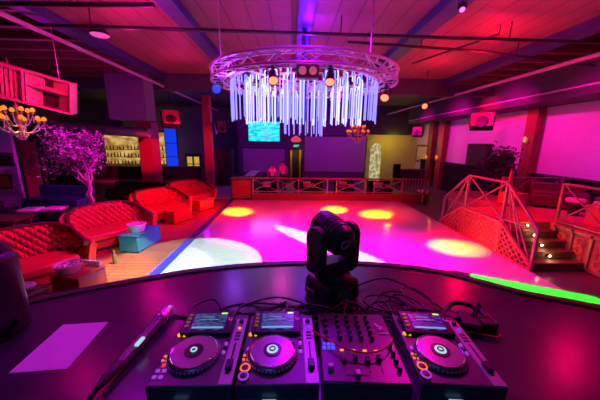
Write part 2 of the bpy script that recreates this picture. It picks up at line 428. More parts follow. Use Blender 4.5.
o = bpy.data.objects['drop_rod']; o.location = (-4.78, -10, -4.12)

# ------------------------------------------------------------------ chandeliers with lit shades
def chandelier(label, loc, w, h, bulbm):
    t = thing('chandelier', label, 'chandelier', loc)
    r = w/2
    MB().lathe([(.012, 1.6*h), (.012, .5*h), (.05, .45*h), (.02, .3*h), (.07, .1*h), (.03, -.1*h), (.08, -.25*h), (.03, -.38*h), (.0, -.45*h)], n=14).build('stem', 'gold', t)
    for tier, (n, rr, z) in enumerate(((9, r, .02*h), (6, r*.62, .24*h))):
        for k in range(n):
            a = 2*PI*(k+.5*tier)/n; c, s_ = math.cos(a), math.sin(a)
            P = []
            for q in range(9):
                u = q/8; P.append((c*rr*u, s_*rr*u, -.18*h + tier*.15*h - .16*h*math.sin(PI*u) + (z+.18*h-tier*.15*h)*u))
            A = MB().tube(P, .012, 6).build('arm', 'crystal', t)
            MB().lathe([(.035, 0), (.05, .012), (.012, .03), (.012, .07)], (c*rr, s_*rr, z), 10).build('candle_cup', 'gold', A)
            MB().lathe([(.032, .06), (.058, .09), (.05, .14), (.02, .17), (0, .175)], (c*rr, s_*rr, z), 12).build('lamp_shade', bulbm, A)
            d = MB()
            d.lathe([(0, -.22), (.012, -.20), (.004, -.17), (.016, -.13), (.004, -.10), (.016, -.06), (.003, -.03), (.003, 0)], (c*rr*.97, s_*rr*.97, z), 7)
            d.build('crystal_drop', 'crystal', A)
    d = MB()
    for k in range(14):
        a = 2*PI*k/14
        for q in range(3): d.sph((r*.28*math.cos(a)*(1-.25*q), r*.28*math.sin(a)*(1-.25*q), -.30*h-.06*q), .02, (1, 1, 1.6), 6)
    d.build('crystal_basket', 'crystal', t)
    return t
chandelier('crystal chandelier with amber lamps below the big loudspeaker', (-7.25, 7.6, 3.16), 1.0, 1.0, 'bulb')
chandelier('crystal chandelier with red-orange lamps far behind the tube chandelier', (3.15, 13, 3.2), 1.0, 1.0, 'bulb_red')
t = thing('pendant_lamp', 'small red pendant lamp above the far doorway', 'lamp', (.28, 17.5, 2.98))
MB().lathe([(.0, .2), (.06, .2), (.3, .02), (.33, -.1), (.25, -.18), (0, -.2)]).build('lamp_shade', E('pendant_red', (1, .08, .12), .7), t)
MB().cyl((0, 0, .2), (0, 0, 2.3), .012, n=6).build('cord', 'black', t)

# ------------------------------------------------------------------ hanging loudspeakers
def loudspeaker(label, loc, rz, tilt, w, h, d, ceil=5.36):
    t = thing('loudspeaker', label, 'loudspeaker', loc, rz, 'small hanging loudspeakers')
    e = (tilt, 0, 0)
    o = MB().box((0, 0, 0), (w, d, h)).build('cabinet', 'cab_dk', t, bevel=.02); o.rotation_euler = e
    o = MB().box((0, -d/2-.006, 0), (w*.92, .014, h*.94)).build('grille', 'spk_grille', t); o.rotation_euler = e
    o = MB().lathe([(w*.3, 0), (w*.26, .02), (w*.1, .008), (0, .02)], (0, -d/2-.012, -h*.16), 18, (PI/2, 0, 0)).build('woofer', 'cab_dk', t); o.rotation_euler = e
    b = MB()
    for s_ in (-1, 1): b.box((s_*(w/2+.015), 0, h*.1), (.02, .08, h*.5))
    b.box((0, 0, h*.1+h*.25+h*.12), (w+.05, .08, .02))
    for s_ in (-1, 1): b.box((s_*(w/2+.015), 0, h*.36), (.02, .08, h*.26))
    b.cyl((0, 0, h*.47), (0, 0, ceil-loc[2]), .02, n=6)
    b.build('bracket', 'pipe', t)
    return t
loudspeaker('red-lit hanging loudspeaker beside the red column', (-5.6, 13, 3.72), R(30), R(-25), .75, .7, .5)
loudspeaker('hanging loudspeaker on the dark wall between column and cyan screen', (-4.1, 16, 3.5), R(35), R(-20), .5, .7, .45)
loudspeaker('red-lit hanging loudspeaker above the wall screen', (8.05, 11.5, 3.72), R(-38), R(-20), .85, .6, .5, 4.17)
loudspeaker('small hanging loudspeaker above the framed picture', (7.9, 17, 3.5), R(-40), R(-15), .6, .55, .4)
# big horn loaded cabinet
t = thing('horn_loudspeaker', 'huge hanging loudspeaker with slatted grille and square horn', 'loudspeaker', (-5.44, 6.0, 3.80), R(25))
t.scale = (.76, .92, .98)
holder = []
W, Hh, D = 2.0, .68, .55
b = MB()
b.box((0, .04, Hh/2-.02), (W, D, .04)); b.box((0, .04, -Hh/2+.02), (W, D, .04)); b.box((-W/2+.02, .04, 0), (.04, D, Hh)); b.box((0, D/2+.02, 0), (W, .04, Hh))
b.box((W/2-.02, .04, 0), (.04, D, Hh)); b.box((.02, .0, 0), (.04, D*.9, Hh))
holder.append(b.build('cabinet', 'cab', t, bevel=.01))
b = MB(); b.box((-.49, -.06, 0), (.94, .03, Hh-.08)); holder.append(b.build('grille_panel', 'leather', t))
b = MB()
for k in range(11): b.box((-.93+.088*k, -.12, 0), (.055, .06, Hh-.06), (0, 0, .3))
b.box((-.49, -.2, Hh/2-.035), (.98, .05, .06)); b.box((-.49, -.2, -Hh/2+.035), (.98, .05, .06)); b.box((0, -.2, 0), (.05, .05, Hh)); b.box((-.97, -.2, 0), (.05, .05, Hh))
holder.append(b.build('slatted_grille', 'cab', t))
b = MB()    # upper small tweeter recess and lower mid horn
def horn(b, cx, cz, w, h, w2, h2, dep):
    A = [(cx-w/2, -.2, cz-h/2), (cx+w/2, -.2, cz-h/2), (cx+w/2, -.2, cz+h/2), (cx-w/2, -.2, cz+h/2)]
    B = [(cx-w2/2, -.2+dep, cz-h2/2), (cx+w2/2, -.2+dep, cz-h2/2), (cx+w2/2, -.2+dep, cz+h2/2), (cx-w2/2, -.2+dep, cz+h2/2)]
    for i in range(4): b.quad(A[i], A[(i+1) % 4], B[(i+1) % 4], B[i])
horn(b, .5, .19, .86, .28, .18, .14, .12); horn(b, .5, -.15, .86, .38, .34, .3, .22)
holder.append(b.build('horn', 'cab', t))
b = MB(); b.box((.5, -.06, .19), (.19, .02, .15)); b.box((.4, .03, -.15), (.36, .02, .31)); holder.append(b.build('driver', 'cab_dk', t))
for o in holder: o.rotation_euler = (R(8), R(11), 0)
for x, z0 in ((-.7, .5), (.7, .22)): MB().cyl((x, .1, z0), (x, .1, 1.5), .008, n=6).build('hanging_cable', 'metal', t)

# ------------------------------------------------------------------ sofas
def tufted(path, hts, z0, thick, nb_u, nb_v, seg_u, seg_v, depth, lean=.10):
    """U path (list of 2D points, inner side on the left) -> closed upholstered wall with diamond tufting inside."""
    P = [Vector((x, y)) for x, y in path]
    L = [0]
    for a, c in zip(P, P[1:]): L.append(L[-1] + (c-a).length)
    def at(u):
        d = u*L[-1]
        for i in range(len(P)-1):
            if d <= L[i+1] or i == len(P)-2:
                f = (d-L[i])/(L[i+1]-L[i]); return P[i].lerp(P[i+1], f), hts[i]*(1-f)+hts[i+1]*f, (P[i+1]-P[i]).normalized()
    bm = MB(); inner = []; outer = []
    N = []
    for i in range(seg_u+1):
        u = i/seg_u; p, h, tg = at(u)
        t0 = at(max(0, u-.03))[0]; t1 = at(min(1, u+.03))[0]; tg = (t1-t0).normalized(); n = Vector((-tg.y, tg.x))
        ri = []; ro = []
        for j in range(seg_v+1):
            v = j/seg_v; z = z0 + (h-z0)*v
            a = u*nb_u*PI; c = v*nb_v*PI
            q = abs(math.sin((a+c)/1)*1) * abs(math.sin(a-c))
            bul = depth*(q**.45) * max(0, min(1, u/.07-.1, (1-u)/.07-.1))
            rnd_top = -(max(0, v-.86)/.14)**2*.05
            off = bul + rnd_top - lean*v
            ri.append(bm.bm.verts.new((p.x+n.x*off, p.y+n.y*off, z)))
            off2 = -thick - lean*v*.9 - rnd_top
            ro.append(bm.bm.verts.new((p.x+n.x*off2, p.y+n.y*off2, z)))
        inner.append(ri); outer.append(ro)
    for i in range(seg_u):
        for j in range(seg_v):
            bm._f([inner[i][j], inner[i+1][j], inner[i+1][j+1], inner[i][j+1]])
            bm._f([outer[i][j+1], outer[i+1][j+1], outer[i+1][j], outer[i][j]])
        bm._f([inner[i][-1], inner[i+1][-1], outer[i+1][-1], outer[i][-1]])
        bm._f([outer[i][0], outer[i+1][0], inner[i+1][0], inner[i][0]])
    for e in (0, seg_u):
        for j in range(seg_v): bm._f([inner[e][j], inner[e][j+1], outer[e][j+1], outer[e][j]])
    return bm
def sofa_path(w, d):
    h = w/2
    pts = [(d, h*.98), (d*.72, h), (d*.45, h*.985), (.26, h*.94), (.12, h*.80), (.05, h*.6), (.015, h*.3), (0, 0)]
    pts = pts + [(x, -y) for x, y in pts[-2::-1]]
    hs = [.66, .72, .80, .90, .97, 1.0, 1.01, 1.02]; hs = hs + hs[-2::-1]
    return pts, hs
def make_sofa(label, loc, rz, w=1.75, d=.82):
    t = thing('tufted_sofa', label, 'sofa', loc, rz, 'red tufted sofas along the dance floor')
    pts, hs = sofa_path(w, d)
    # path runs from +y arm to -y arm; inner side on the left when walking => facing +x
    tufted(pts, hs, .16, .13, 20, 5, 200, 36, .075).build('backrest', 'leather', t)
    top = []
    pp, hh = pts, hs
    b = MB(); b.tube([(x-.03 if abs(y) < w*.42 else x, y*1.04, z) for (x, y), z in zip([(px-.13, py) if abs(py) < w*.40 else (px, py) for px, py in pp], hh)], .05, 10); b.build('piping_roll', 'leather_dk', t)
    ins = [(d-.02, w*.44), (.3, w*.43), (.12, w*.3), (.06, 0), (.12, -w*.3), (.3, -w*.43), (d-.02, -w*.44), (d+.06, -w*.2), (d+.09, 0), (d+.06, w*.2)]
    MB().prism(ins, .27, .46).build('seat', 'leather', t, bevel=.05, seg=3)
    MB().prism([(x-.04, y*.98) for x, y in ins], .09, .27).build('base', 'leather', t, bevel=.01)
    for x, y in ((d-.12, w*.38), (d-.12, -w*.38), (.2, w*.32), (.2, -w*.32)): MB().cyl((x, y, .017), (x, y, .10), .02, .03, 10).build('leg', 'black', t)
    return t
sofa0 = make_sofa('red tufted sofa nearest the DJ booth, behind the round bowl', (-5.40, 5.05, 0), R(-34))
dup_thing(sofa0, (-5.22, 7.28, 0), R(-31), 'red tufted sofa behind the cube table with the ice tub', None)
dup_thing(sofa0, (-5.05, 9.72, 0), R(-27), 'red tufted armed sofa behind the glossy red cube table', None)
dup_thing(sofa0, (-4.75, 12.0, 0), R(-40), 'red tufted sofa farthest from the DJ booth, below the far column', None)

def cube_table(label, loc, rz, w, d, h, m, m2=None):
    t = thing('cube_table', label, 'table', loc, rz, 'low cube tables by the sofas')
    MB().box((0, 0, h/2+.017), (w, d, h-.04)).build('body', m, t, bevel=.015)
    MB().box((0, 0, h+.005), (w+.03, d+.03, .035)).build('table_top', m2 or m, t, bevel=.01)
    MB().box((0, 0, .03), (w-.06, d-.06, .03)).build('plinth', 'black', t)
    return t
cube_table('low red cube table beside the nearest sofa', (-3.86, 4.60, 0), R(-14), .62, .52, .42, 'cube_red')
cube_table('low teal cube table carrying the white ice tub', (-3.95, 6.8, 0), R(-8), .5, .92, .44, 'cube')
cube_table('low glossy red cube table in front of the third sofa', (-3.92, 9.12, 0), R(-25), .46, .8, .44, 'cube_red')
cube_table('low glossy dark cube table before the farthest sofa', (-3.65, 10.85, 0), R(-25), .5, .8, .44, 'cube_red')
cube_table('low dark table tucked by the booth monitor', (-4.35, 3.95, 0), R(-20), .7, .5, .38, 'leather_dk')
def tub(name, label, loc, r, h):
    t = thing(name, label, 'bowl' if 'bowl' in name else 'bucket', loc)
    MB().lathe([(r*.7, 0), (r*.86, h*.4), (r, h), (r*1.03, h), (r*1.03, h*1.04), (r*.94, h*1.03), (r*.8, h*.4), (r*.6, .02), (0, .02)], n=36).build('shell', 'white', t)
    b = MB(); rr = random.Random(3)
    for k in range(26):
        a = rr.random()*6.28; q = r*.72*math.sqrt(rr.random())
        b.box((q*math.cos(a), q*math.sin(a), h*.72+rr.random()*.03), (.05, .05, .05), (rr.random()*3, rr.random()*3, 0))
    b.build('ice', 'glass', t)['kind'] = 'stuff'
    return t
tub('ice_bucket', 'white round ice tub on the teal cube table', (-3.98, 6.72, .463), .22, .19)
tub('round_bowl', 'white round bowl lit pink by the nearest sofa', (-3.95, 4.52, .445), .21, .15)
for k in range(5):
    t = thing('glass_tumbler', 'pink-lit glass tumbler in the row behind the round bowl', 'glass', (-3.85+.07*k, 4.79-.015*k, .445), 0, 'tumblers on the nearest red table')
    MB().lathe([(.026, 0), (.034, .1), (.031, .1), (.024, .01), (0, .01)], n=14).build('glass_body', 'glass', t)
tag(MB().lathe([(.09, 0), (.12, .05), (.08, .09), (.03, .07), (0, .085)], (-4.22, 4.02, .403), 9).build('crumpled_napkin', 'pale_cloth'), 'crumpled pink-lit napkin on the dark low table by the monitor', 'napkin')
t = thing('bottle', 'small green-lit bottle on the floor beside the nearest sofa arm', 'bottle', (-3.98, 5.75, .017))
MB().lathe([(.04, 0), (.045, .02), (.045, .16), (.018, .22), (.018, .3), (0, .3)], n=14).build('glass_body', 'bottle_g', t)
MB().cyl((0, 0, .29), (0, 0, .31), .02, n=10).build('cap', 'gold', t)

# ------------------------------------------------------------------ lounge on the far side of the sofas
def bench(name, label, loc, rz, w, d, h, m, tuft=True, group=None):
    t = thing(name, label, 'sofa', loc, rz, group)
    MB().box((0, 0, .25), (w, d, .34)).build('base', m, t, bevel=.03)
    n = max(1, round(w/.7))
    for k in range(n): MB().box((-w/2+w/n*(k+.5), -.04, .47), (w/n-.01, d-.1, .13)).build('seat_cushion', m, t, bevel=.04, seg=3)
    pts = [(w/2, d/2-.06), (-w/2, d/2-.06)]
    if tuft: tufted(pts, [h, h], .4, .12, max(4, round(w*7)), 4, max(30, int(w*40)), 20, .04, .05).build('backrest', m, t)
    else: MB().box((0, d/2-.03, (h+.4)/2), (w, .16, h-.4)).build('backrest', m, t, bevel=.04)
    for x in (-w/2+.1, w/2-.1): MB().box((x, 0, .04), (.06, d*.8, .08)).build('leg', 'black', t)
    return t
bench('tufted_couch', 'teal tufted couch under the gilt frame behind the tree', (-9.1, 10.5, 0), R(-6), 2.3, .8, .95, 'teal_leather')
bench('lounge_bench', 'long black lounge bench at the dark edge beyond the sofas', (-9.5, 7.6, 0), R(65), 2.2, .8, .8, 'black_fabric', False)
bench('lounge_bench', 'black bench in front of the far bar counter', (-7.3, 12.7, 0), R(-5), 2.6, .8, .8, 'black_fabric', False)
for i, (x, y, m, lab) in enumerate(((-8.85, 9.1, 'lens_p', 'violet-lit cushion lying before the teal couch'), (-8.2, 9.3, 'lens_p', 'blue-lit cushion lying nearer the tree trunk'))):
    t = thing('ottoman', lab.replace('cushion lying', 'ottoman standing'), 'ottoman', (x, y, 0), R(12))
    MB().box((0, 0, .2), (.5, .5, .3)).build('body', 'black_fabric', t, bevel=.03)
    MB().box((0, 0, .4), (.56, .5, .1)).build('cushion', 'pale_cloth', t, bevel=.04, seg=3)
t = thing('low_table', 'dark wooden low table at the edge beyond the nearest sofa', 'table', (-7.75, 7.0, 0), R(8))
MB().box((0, 0, .68), (1.3, .7, .07)).build('table_top', 'timber', t, bevel=.01)
for x in (-.55, .55):
    for y in (-.27, .27): MB().box((x, y, .32), (.08, .08, .65)).build('leg', 'timber', t)
t = thing('picture_frame', 'large gilt frame standing behind the tree and teal couch', 'picture frame', (-10.1, 12.27, 1.2))
b = MB(); w, h = 1.75, 1.5
for s_ in (-1, 1): b.box((s_*w/2, 0, 0), (.1, .08, h+.1)); b.box((0, 0, s_*h/2), (w+.1, .08, .1))
b.build('frame', 'gold', t, bevel=.02); MB().box((0, .01, 0), (w-.08, .03, h-.08)).build('canvas', 'dark_art', t)
t = thing('curtain', 'dark red hanging curtain beside the gilt frame', 'curtain', (-11.5, 12.2, 0))
b = MB(); n = 40
for i in range(n):
    x0, x1 = -.35+.7*i/n, -.35+.7*(i+1)/n; y0, y1 = .04*math.sin(i*1.1), .04*math.sin((i+1)*1.1)
    b.quad((x0, y0, .03), (x1, y1, .03), (x1, y1, 2.6), (x0, y0, 2.6)); b.quad((x0, y0+.015, .03), (x1, y1+.015, .03), (x1, y1+.015, 2.6), (x0, y0+.015, 2.6))
b.build('cloth', 'column', t); MB().cyl((-.42, 0, 2.62), (.42, 0, 2.62), .02, n=8).build('curtain_rod', 'gold', t)
t = thing('wall_monitor', 'dark screen on the pale side wall below the amber chandelier', 'screen', (-11.4, 10.95, 1.97))
MB().box((0, 0, 0), (.9, .06, .5)).build('casing', 'black', t, bevel=.01); MB().box((0, -.032, 0), (.84, .006, .44)).build('screen', 'cab_dk', t)
t = thing('wall_picture', 'small dark amber painting on the pale side wall', 'picture', (-11.5, 10.96, 1.08))
MB().box((0, 0, 0), (.62, .05, .56)).build('frame', 'black', t, bevel=.01); MB().box((0, -.028, 0), (.52, .006, .46)).build('canvas', mat('amber_canvas', (.45, .2, .05), .6, var=.9, scale=6), t)

# tree --------------------------------------------------------------------
def tree(label, loc, h_trunk, crown_c, crown_r, nleaf, leafm, barkm, seed, lsize=.07, name='indoor_tree'):
    rr = random.Random(seed); t = thing(name, label, 'tree', loc)
    cx, cz = crown_c
    def wig(p, q, n=7, a=.06):
        p, q = Vector(p), Vector(q); o = []
        for i in range(n):
            u = i/(n-1); v = p.lerp(q, u)
            if 0 < i < n-1: v += Vector((rr.uniform(-a, a), rr.uniform(-a, a), 0))
            o.append(v)
        return o
    fork = Vector((.05, 0, h_trunk))
    for sx in (-.13, .13):
        MB().tube(wig((sx, .0, .2), fork+Vector((sx*.3, 0, 0)), 7, .05), [.055-.003*i for i in range(7)], 9).build('trunk', barkm, t)
    ends = []
    for k in range(9):
        a = 2*PI*k/9 + rr.uniform(-.2, .2); f = rr.uniform(.4, .8)
        e = Vector((cx+crown_r[0]*f*math.cos(a), crown_r[1]*f*math.sin(a), cz+crown_r[2]*rr.uniform(-.35, .6))); ends.append(e)
        MB().tube(wig(fork-Vector((0, 0, .05)), e, 8, .09), [.035-.0038*i for i in range(8)], 7).build('branch', barkm, t)
    bms = [MB(), MB()]
    lobes = []
    for k in range(26):
        while True:
            v = Vector((rr.uniform(-1, 1), rr.uniform(-1, 1), rr.uniform(-1, 1)))
            if v.length < 1: break
        lobes.append((Vector((cx+v.x*crown_r[0]*.8, v.y*crown_r[1]*.8, cz+v.z*crown_r[2]*.8)), rr.uniform(.2, .38)))
    for k in range(nleaf):
        c, lr = rr.choice(lobes)
        p = c + Vector((rr.gauss(0, 1), rr.gauss(0, 1), rr.gauss(0, .8)))*lr*.6
        e = Euler((rr.uniform(-1.2, 1.2), rr.uniform(-1.2, 1.2), rr.uniform(0, 6.28))).to_matrix(); s_ = lsize*rr.uniform(.6, 1.3)
        bm = bms[0 if rr.random() < .75 else 1]
        q = [p + e @ Vector(w)*s_ for w in ((0, -1, 0), (.42, -.2, .1), (.3, .5, .06), (0, 1, -.1), (-.3, .5, .06), (-.42, -.2, .1))]
        bm.quad(*q[:4]); bm.quad(q[3], q[4], q[5], q[0])
    bms[0].build('foliage', leafm, t, smooth=False); bms[1].build('foliage', 'leaf_dk' if leafm == 'leaf' else leafm, t, smooth=False)
    MB().lathe([(.24, 0), (.30, .3), (.32, .32), (.28, .32), (.26, .24), (0, .24)], n=24).build('pot', 'black', t)
    return t
tree('pink-lit bare-trunked tree with a wide leafy crown behind the sofas', (-7.0, 9.3, 0), 1.25, (-.35, 2.35), (1.35, .8, .85), 4200, 'leaf', 'bark', 5, .06)

# ------------------------------------------------------------------ far bar
t = thing('bar_counter', 'long dark bar counter in front of the glowing bottle wall', 'bar counter', (-10.2, 18.2, 0))
MB().box((0, 0, .52), (8.2, .5, 1.04)).build('front_panel', 'wall_dark', t); MB().box((0, -.05, 1.07), (8.4, .75, .07)).build('counter_top', 'timber', t, bevel=.01)
MB().cyl((-4, -.36, .2), (4, -.36, .2), .03, n=8).build('foot_rail', 'gold', t)
MB().box((0, -.29, .12), (8.2, .03, .22)).build('kick_strip', 'pale_cloth', t)
t = thing('back_bar', 'glowing amber back bar wall with shelves for bottles', 'bar shelving', (-11.3, 20.3, 0))
MB().box((0, .1, 2.1), (4.7, .1, 2.5)).build('lit_panel', 'barback', t)
for z in (1.05, 1.55, 2.1): MB().box((0, -.08, z), (4.7, .26, .04)).build('shelf', 'timber', t)
for x in (-2.36, 2.36): MB().box((x, 0, 1.7), (.08, .4, 3.4)).build('upright', 'timber', t)
MB().box((0, 0, 3.38), (4.8, .45, .1)).build('cornice', 'timber', t); MB().box((0, 0, .5), (4.7, .45, 1.0)).build('cabinet', 'wall_dark', t)
b0 = None
for z in (1.07, 1.57, 2.12):
    for k in range(18):
        h = rnd.uniform(.26, .36); x = -13.45+.25*k+rnd.uniform(-.05, .05)
        if b0 is None or k % 6 == 0:
            o = MB().lathe([(.04, 0), (.045, .02), (.045, h*.6), (.016, h*.75), (.016, h), (0, h)], n=10).build('bottle', 'bottle_g' if k % 4 else 'bottle_b'); b0 = o
        else: o = b0.copy(); COL.objects.link(o)
        o.location = (x, 20.2, z)
        tag(o, 'dark bottle standing on the glowing back bar shelves', 'bottle', 'bottles on the back bar')
t = thing('light_panel', 'tall glowing blue light panel beside the back bar', 'light panel', (-8.5, 19.6, 0))
MB().box((0, 0, 2.15), (.82, .1, 3.0)).build('panel', 'bluepanel', t)
b = MB()
for z in (.64, 1.65, 2.6, 3.66): b.box((0, -.06, z), (.86, .03, .04))
for x in (-.42, .42): b.box((x, -.03, 2.15), (.03, .12, 3.04))
b.box((0, 0, .32), (.8, .12, .64)); b.build('frame', 'black', t)
t = thing('lit_shelf', 'small yellow-lit display cupboard near the second column', 'cupboard', (-7.7, 21.4, 0))
b = MB(); b.box((0, .14, .9), (1.1, .04, 1.8))
for x in (-.53, 0, .53): b.box((x, 0, .9), (.06, .3, 1.8))
for z in (.03, .45, 1.0, 1.6, 1.77): b.box((0, 0, z), (1.1, .3, .05))
b.build('carcass', 'timber', t); MB().box((0, .11, 1.02), (1.0, .02, 1.1)).build('lit_back', 'yellowlit', t)

# ------------------------------------------------------------------ back of the room
t = thing('video_screen', 'large glowing cyan video screen on the back wall', 'screen', (-1.95, 19.585, 3.5))
MB().box((0, 0, 0), (2.3, .1, 1.45)).build('casing', 'black', t); MB().box((0, -.055, 0), (2.2, .012, 1.36)).build('screen', 'tv', t)
t = thing('projection_screen', 'narrow purple-lit projection screen below the cyan video screen', 'screen', (-2.0, 19.60, 1.45))
MB().box((0, 0, 0), (3.0, .05, 1.7)).build('fabric', 'projscreen', t); MB().cyl((-1.6, -.04, .9), (1.6, -.04, .9), .05, n=12).build('roller', 'wall_dark', t)
t = thing('projection_screen', 'wide purple-lit screen to the stair side of the far doorway', 'screen', (3.15, 19.60, 1.95))
MB().box((0, 0, 0), (4.4, .06, 2.5)).build('fabric', 'projscreen', t); MB().cyl((-2.3, -.04, 1.3), (2.3, -.04, 1.3), .05, n=12).build('roller', 'wall_dark', t)
t = thing('exit_sign', 'small green exit sign above the far doorway', 'sign', (.34, 19.56, 2.52))
MB().box((0, 0, 0), (.42, .06, .2)).build('sign_box', 'black', t, bevel=.01)
fc = bpy.data.curves.new('exit_letters', 'FONT'); fc.body = 'EXIT'; fc.size = .2; fc.align_x = 'CENTER'; fc.align_y = 'CENTER'; fc.extrude = .004; fc.offset = .004
fc.materials.append(M['exit']); fo = bpy.data.objects.new('lettering', bpy.data.meshes.new_from_object(bpy.data.objects.new('letters', fc))); COL.objects.link(fo); fo.parent = t; fo.location = (0, -.036, 0); fo.rotation_euler = (PI/2, 0, 0)
t = thing('bar_stool', 'dark high-backed chair in the yellow-lit far corner', 'chair', (7.05, 17.5, 0))
MB().box((0, 0, .62), (.5, .5, .12)).build('seat', 'black_fabric', t, bevel=.03); MB().box((0, .2, 1.05), (.5, .1, .8)).build('backrest', 'black_fabric', t, bevel=.04)
for x in (-.2, .2):
    for y in (-.2, .2): MB().cyl((x, y, 0), (x*.9, y*.9, .58), .025, n=8).build('leg', 'black', t)
t = thing('service_counter', 'dark counter in front of the yellow far wall', 'counter', (8.2, 18.5, 0))
MB().box((0, 0, .5), (1.9, .6, 1.0)).build('front_panel', 'wall_dark', t); MB().box((0, 0, 1.03), (2.0, .7, .06)).build('counter_top', 'timber', t)
t = thing('arched_mirror', 'tall pale arched glowing panel beside the wide purple screen', 'panel', (6.25, 19.9, 0))
poly = [(-.4, 0), (.4, 0), (.4, 2.3)] + [(.4*math.cos(PI*k/10), 2.3+.5*math.sin(PI*k/10)) for k in range(1, 10)] + [(-.4, 2.3)]
b = MB(); v = b._v([(x, 0, z) for x, z in poly]); b._f(v); v2 = b._v([(x, .05, z) for x, z in poly]); b._f(v2[::-1])
for i in range(len(v)): b._f([v[i], v[(i+1) % len(v)], v2[(i+1) % len(v)], v2[i]])
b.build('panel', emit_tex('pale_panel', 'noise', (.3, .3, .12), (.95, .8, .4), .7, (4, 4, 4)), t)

# rail with crossed panels at the end of the dance floor
t = thing('crossed_railing', 'long low railing with crossed panels at the far end of the dance floor', 'railing', (0, 12.78, 0))
MB().box((2.45, 0, .17), (8.7, .14, .34)).build('kerb', 'redwood', t, bevel=.01)
MB().box((2.45, 0, 1.07), (8.7, .16, .07)).build('top_rail', 'redwood', t, bevel=.01)
MB().box((2.45, 0, .42), (8.7, .05, .04)).build('bottom_rail', 'rail', t)
xs = [-1.85, -.65, .35, 1.75, 2.2, 3.6, 4.05, 5.4, 6.75]
for x in xs: MB().box((x, 0, .7), (.06, .06, .72)).build('post', 'rail', t)
for x0, x1 in zip(xs, xs[1:]):
    if x1-x0 < .5: continue
    b = MB()
    if x0 > 5.0:
        for q in range(9): b.bar((x0+(x1-x0)*(q+.5)/9, 0, .42), (x0+(x1-x0)*(q+.5)/9, 0, 1.03), .03)
    else:
        b.bar((x0, 0, .44), (x1, 0, 1.02), .035); b.bar((x0, 0, 1.02), (x1, 0, .44), .035); b.torus(((x0+x1)/2, 0, .73), .09, .015, 16, 6, (PI/2, 0, 0))
    b.build('cross_panel', 'rail', t)
# tufted end counter
t = thing('padded_counter', 'red quilted counter end at the corner of the far railing', 'counter', (-2.42, 12.85, 0))
MB().box((0, .3, .5), (.95, .7, 1.0)).build('body', 'wall_dark', t)
b = tufted([(.45, 0), (-.45, 0)], [.95, .95], .1, .04, 6, 6, 72, 60, .06, 0)
o = b.build('quilted_panel', 'leather', t); o.location = (0, -.10, 0)
b = MB()
for q in range(-5, 7):
    for sg in (1, -1):
        pts = [(x_/40*.9-.45, -.145, .1+(q*.15+ (x_/40*.9 if sg > 0 else .9-x_/40*.9))*.95) for x_ in range(41)]
        pts = [p for p in pts if .1 <= p[2] <= .95]
        if len(pts) > 1: b.bar(pts[0], pts[-1], .01, .02)
b.build('quilt_seams', 'leather_dk', t)
MB().box((0, .3, 1.04), (1.05, .85, .07)).build('counter_top', 'timber', t, bevel=.01)
t = thing('side_counter', 'blue-lit side counter running back from the quilted counter end', 'counter', (-2.2, 15.0, 0))
MB().box((0, 0, .5), (.4, 2.6, 1.0)).build('body', 'wall_dark', t); MB().box((0, 0, 1.03), (.5, 2.8, .05)).build('counter_top', 'pale_cloth', t)
# lounge behind the rail
def stool(label, x, y, m, w=.9):
    t = thing('lounge_chair', label, 'seat', (x, y, 0))
    MB().box((0, 0, .27), (w, .6, .44)).build('body', 'black_fabric', t, bevel=.03); MB().box((0, .22, .66), (w, .16, .4)).build('backrest', 'black_fabric', t, bevel=.03)
    MB().box((-.1, -.06, .66), (.4, .12, .3), (.3, 0, 0)).build('cushion', m, t, bevel=.04)
    for sx in (-1, 1): MB().box((sx*(w/2-.08), 0, .03), (.06, .5, .06)).build('leg', 'black', t)
stool('dark lounge seat with pink cushion behind the railing near the two people', -1.15, 13.6, 'pinkcloth', 1.0)
stool('wide dark lounge seat behind the railing before the far doorway', .9, 13.7, 'pinkcloth', 1.5)
stool('dark lounge seat with pink cushion behind the middle crossed panels', 2.75, 13.7, 'pinkcloth', 1.0)
stool('dark lounge seat with pale pink cushion near the barred end of the railing', 4.6, 13.6, 'pale_cloth', 1.2)
t = thing('lounge_table', 'small table cluttered with pale glasses at the stair end of the railing', 'table', (6.2, 12.15, 0))
MB().cyl((0, 0, .03), (0, 0, .5), .04).build('stem', 'metal', t); MB().cyl((0, 0, .5), (0, 0, .54), .35, n=28).build('table_top', 'timber', t); MB().cyl((0, 0, 0.006), (0, 0, .03), .22, n=24).build('base', 'black', t)
for k in range(5):
    a = k*1.3; o = MB().lathe([(.03, 0), (.045, .13), (.04, .13), (.025, .01), (0, .01)], n=12).build('drinking_glass', 'glass'); o.location = (6.2+.2*math.cos(a), 12.15+.2*math.sin(a), .54)
    tag(o, 'pale glass on the small cluttered table by the railing', 'glass', 'glasses on the railing table')
t = thing('equipment_cabinet', 'tall black equipment cabinet to the left of the purple screen', 'cabinet', (-4.35, 17.6, 0)); 
MB().box((0, 0, 1.15), (1.1, .7, 2.3)).build('body', 'cab_dk', t, bevel=.01)
for x in (-.27, .27):
    d = MB().box((x, -.36, 1.15), (.5, .03, 2.15)).build('door', 'cab_dk', t); MB().cyl((x*.3, -.39, 1.0), (x*.3, -.39, 1.3), .012, n=8).build('handle', 'chrome', d)

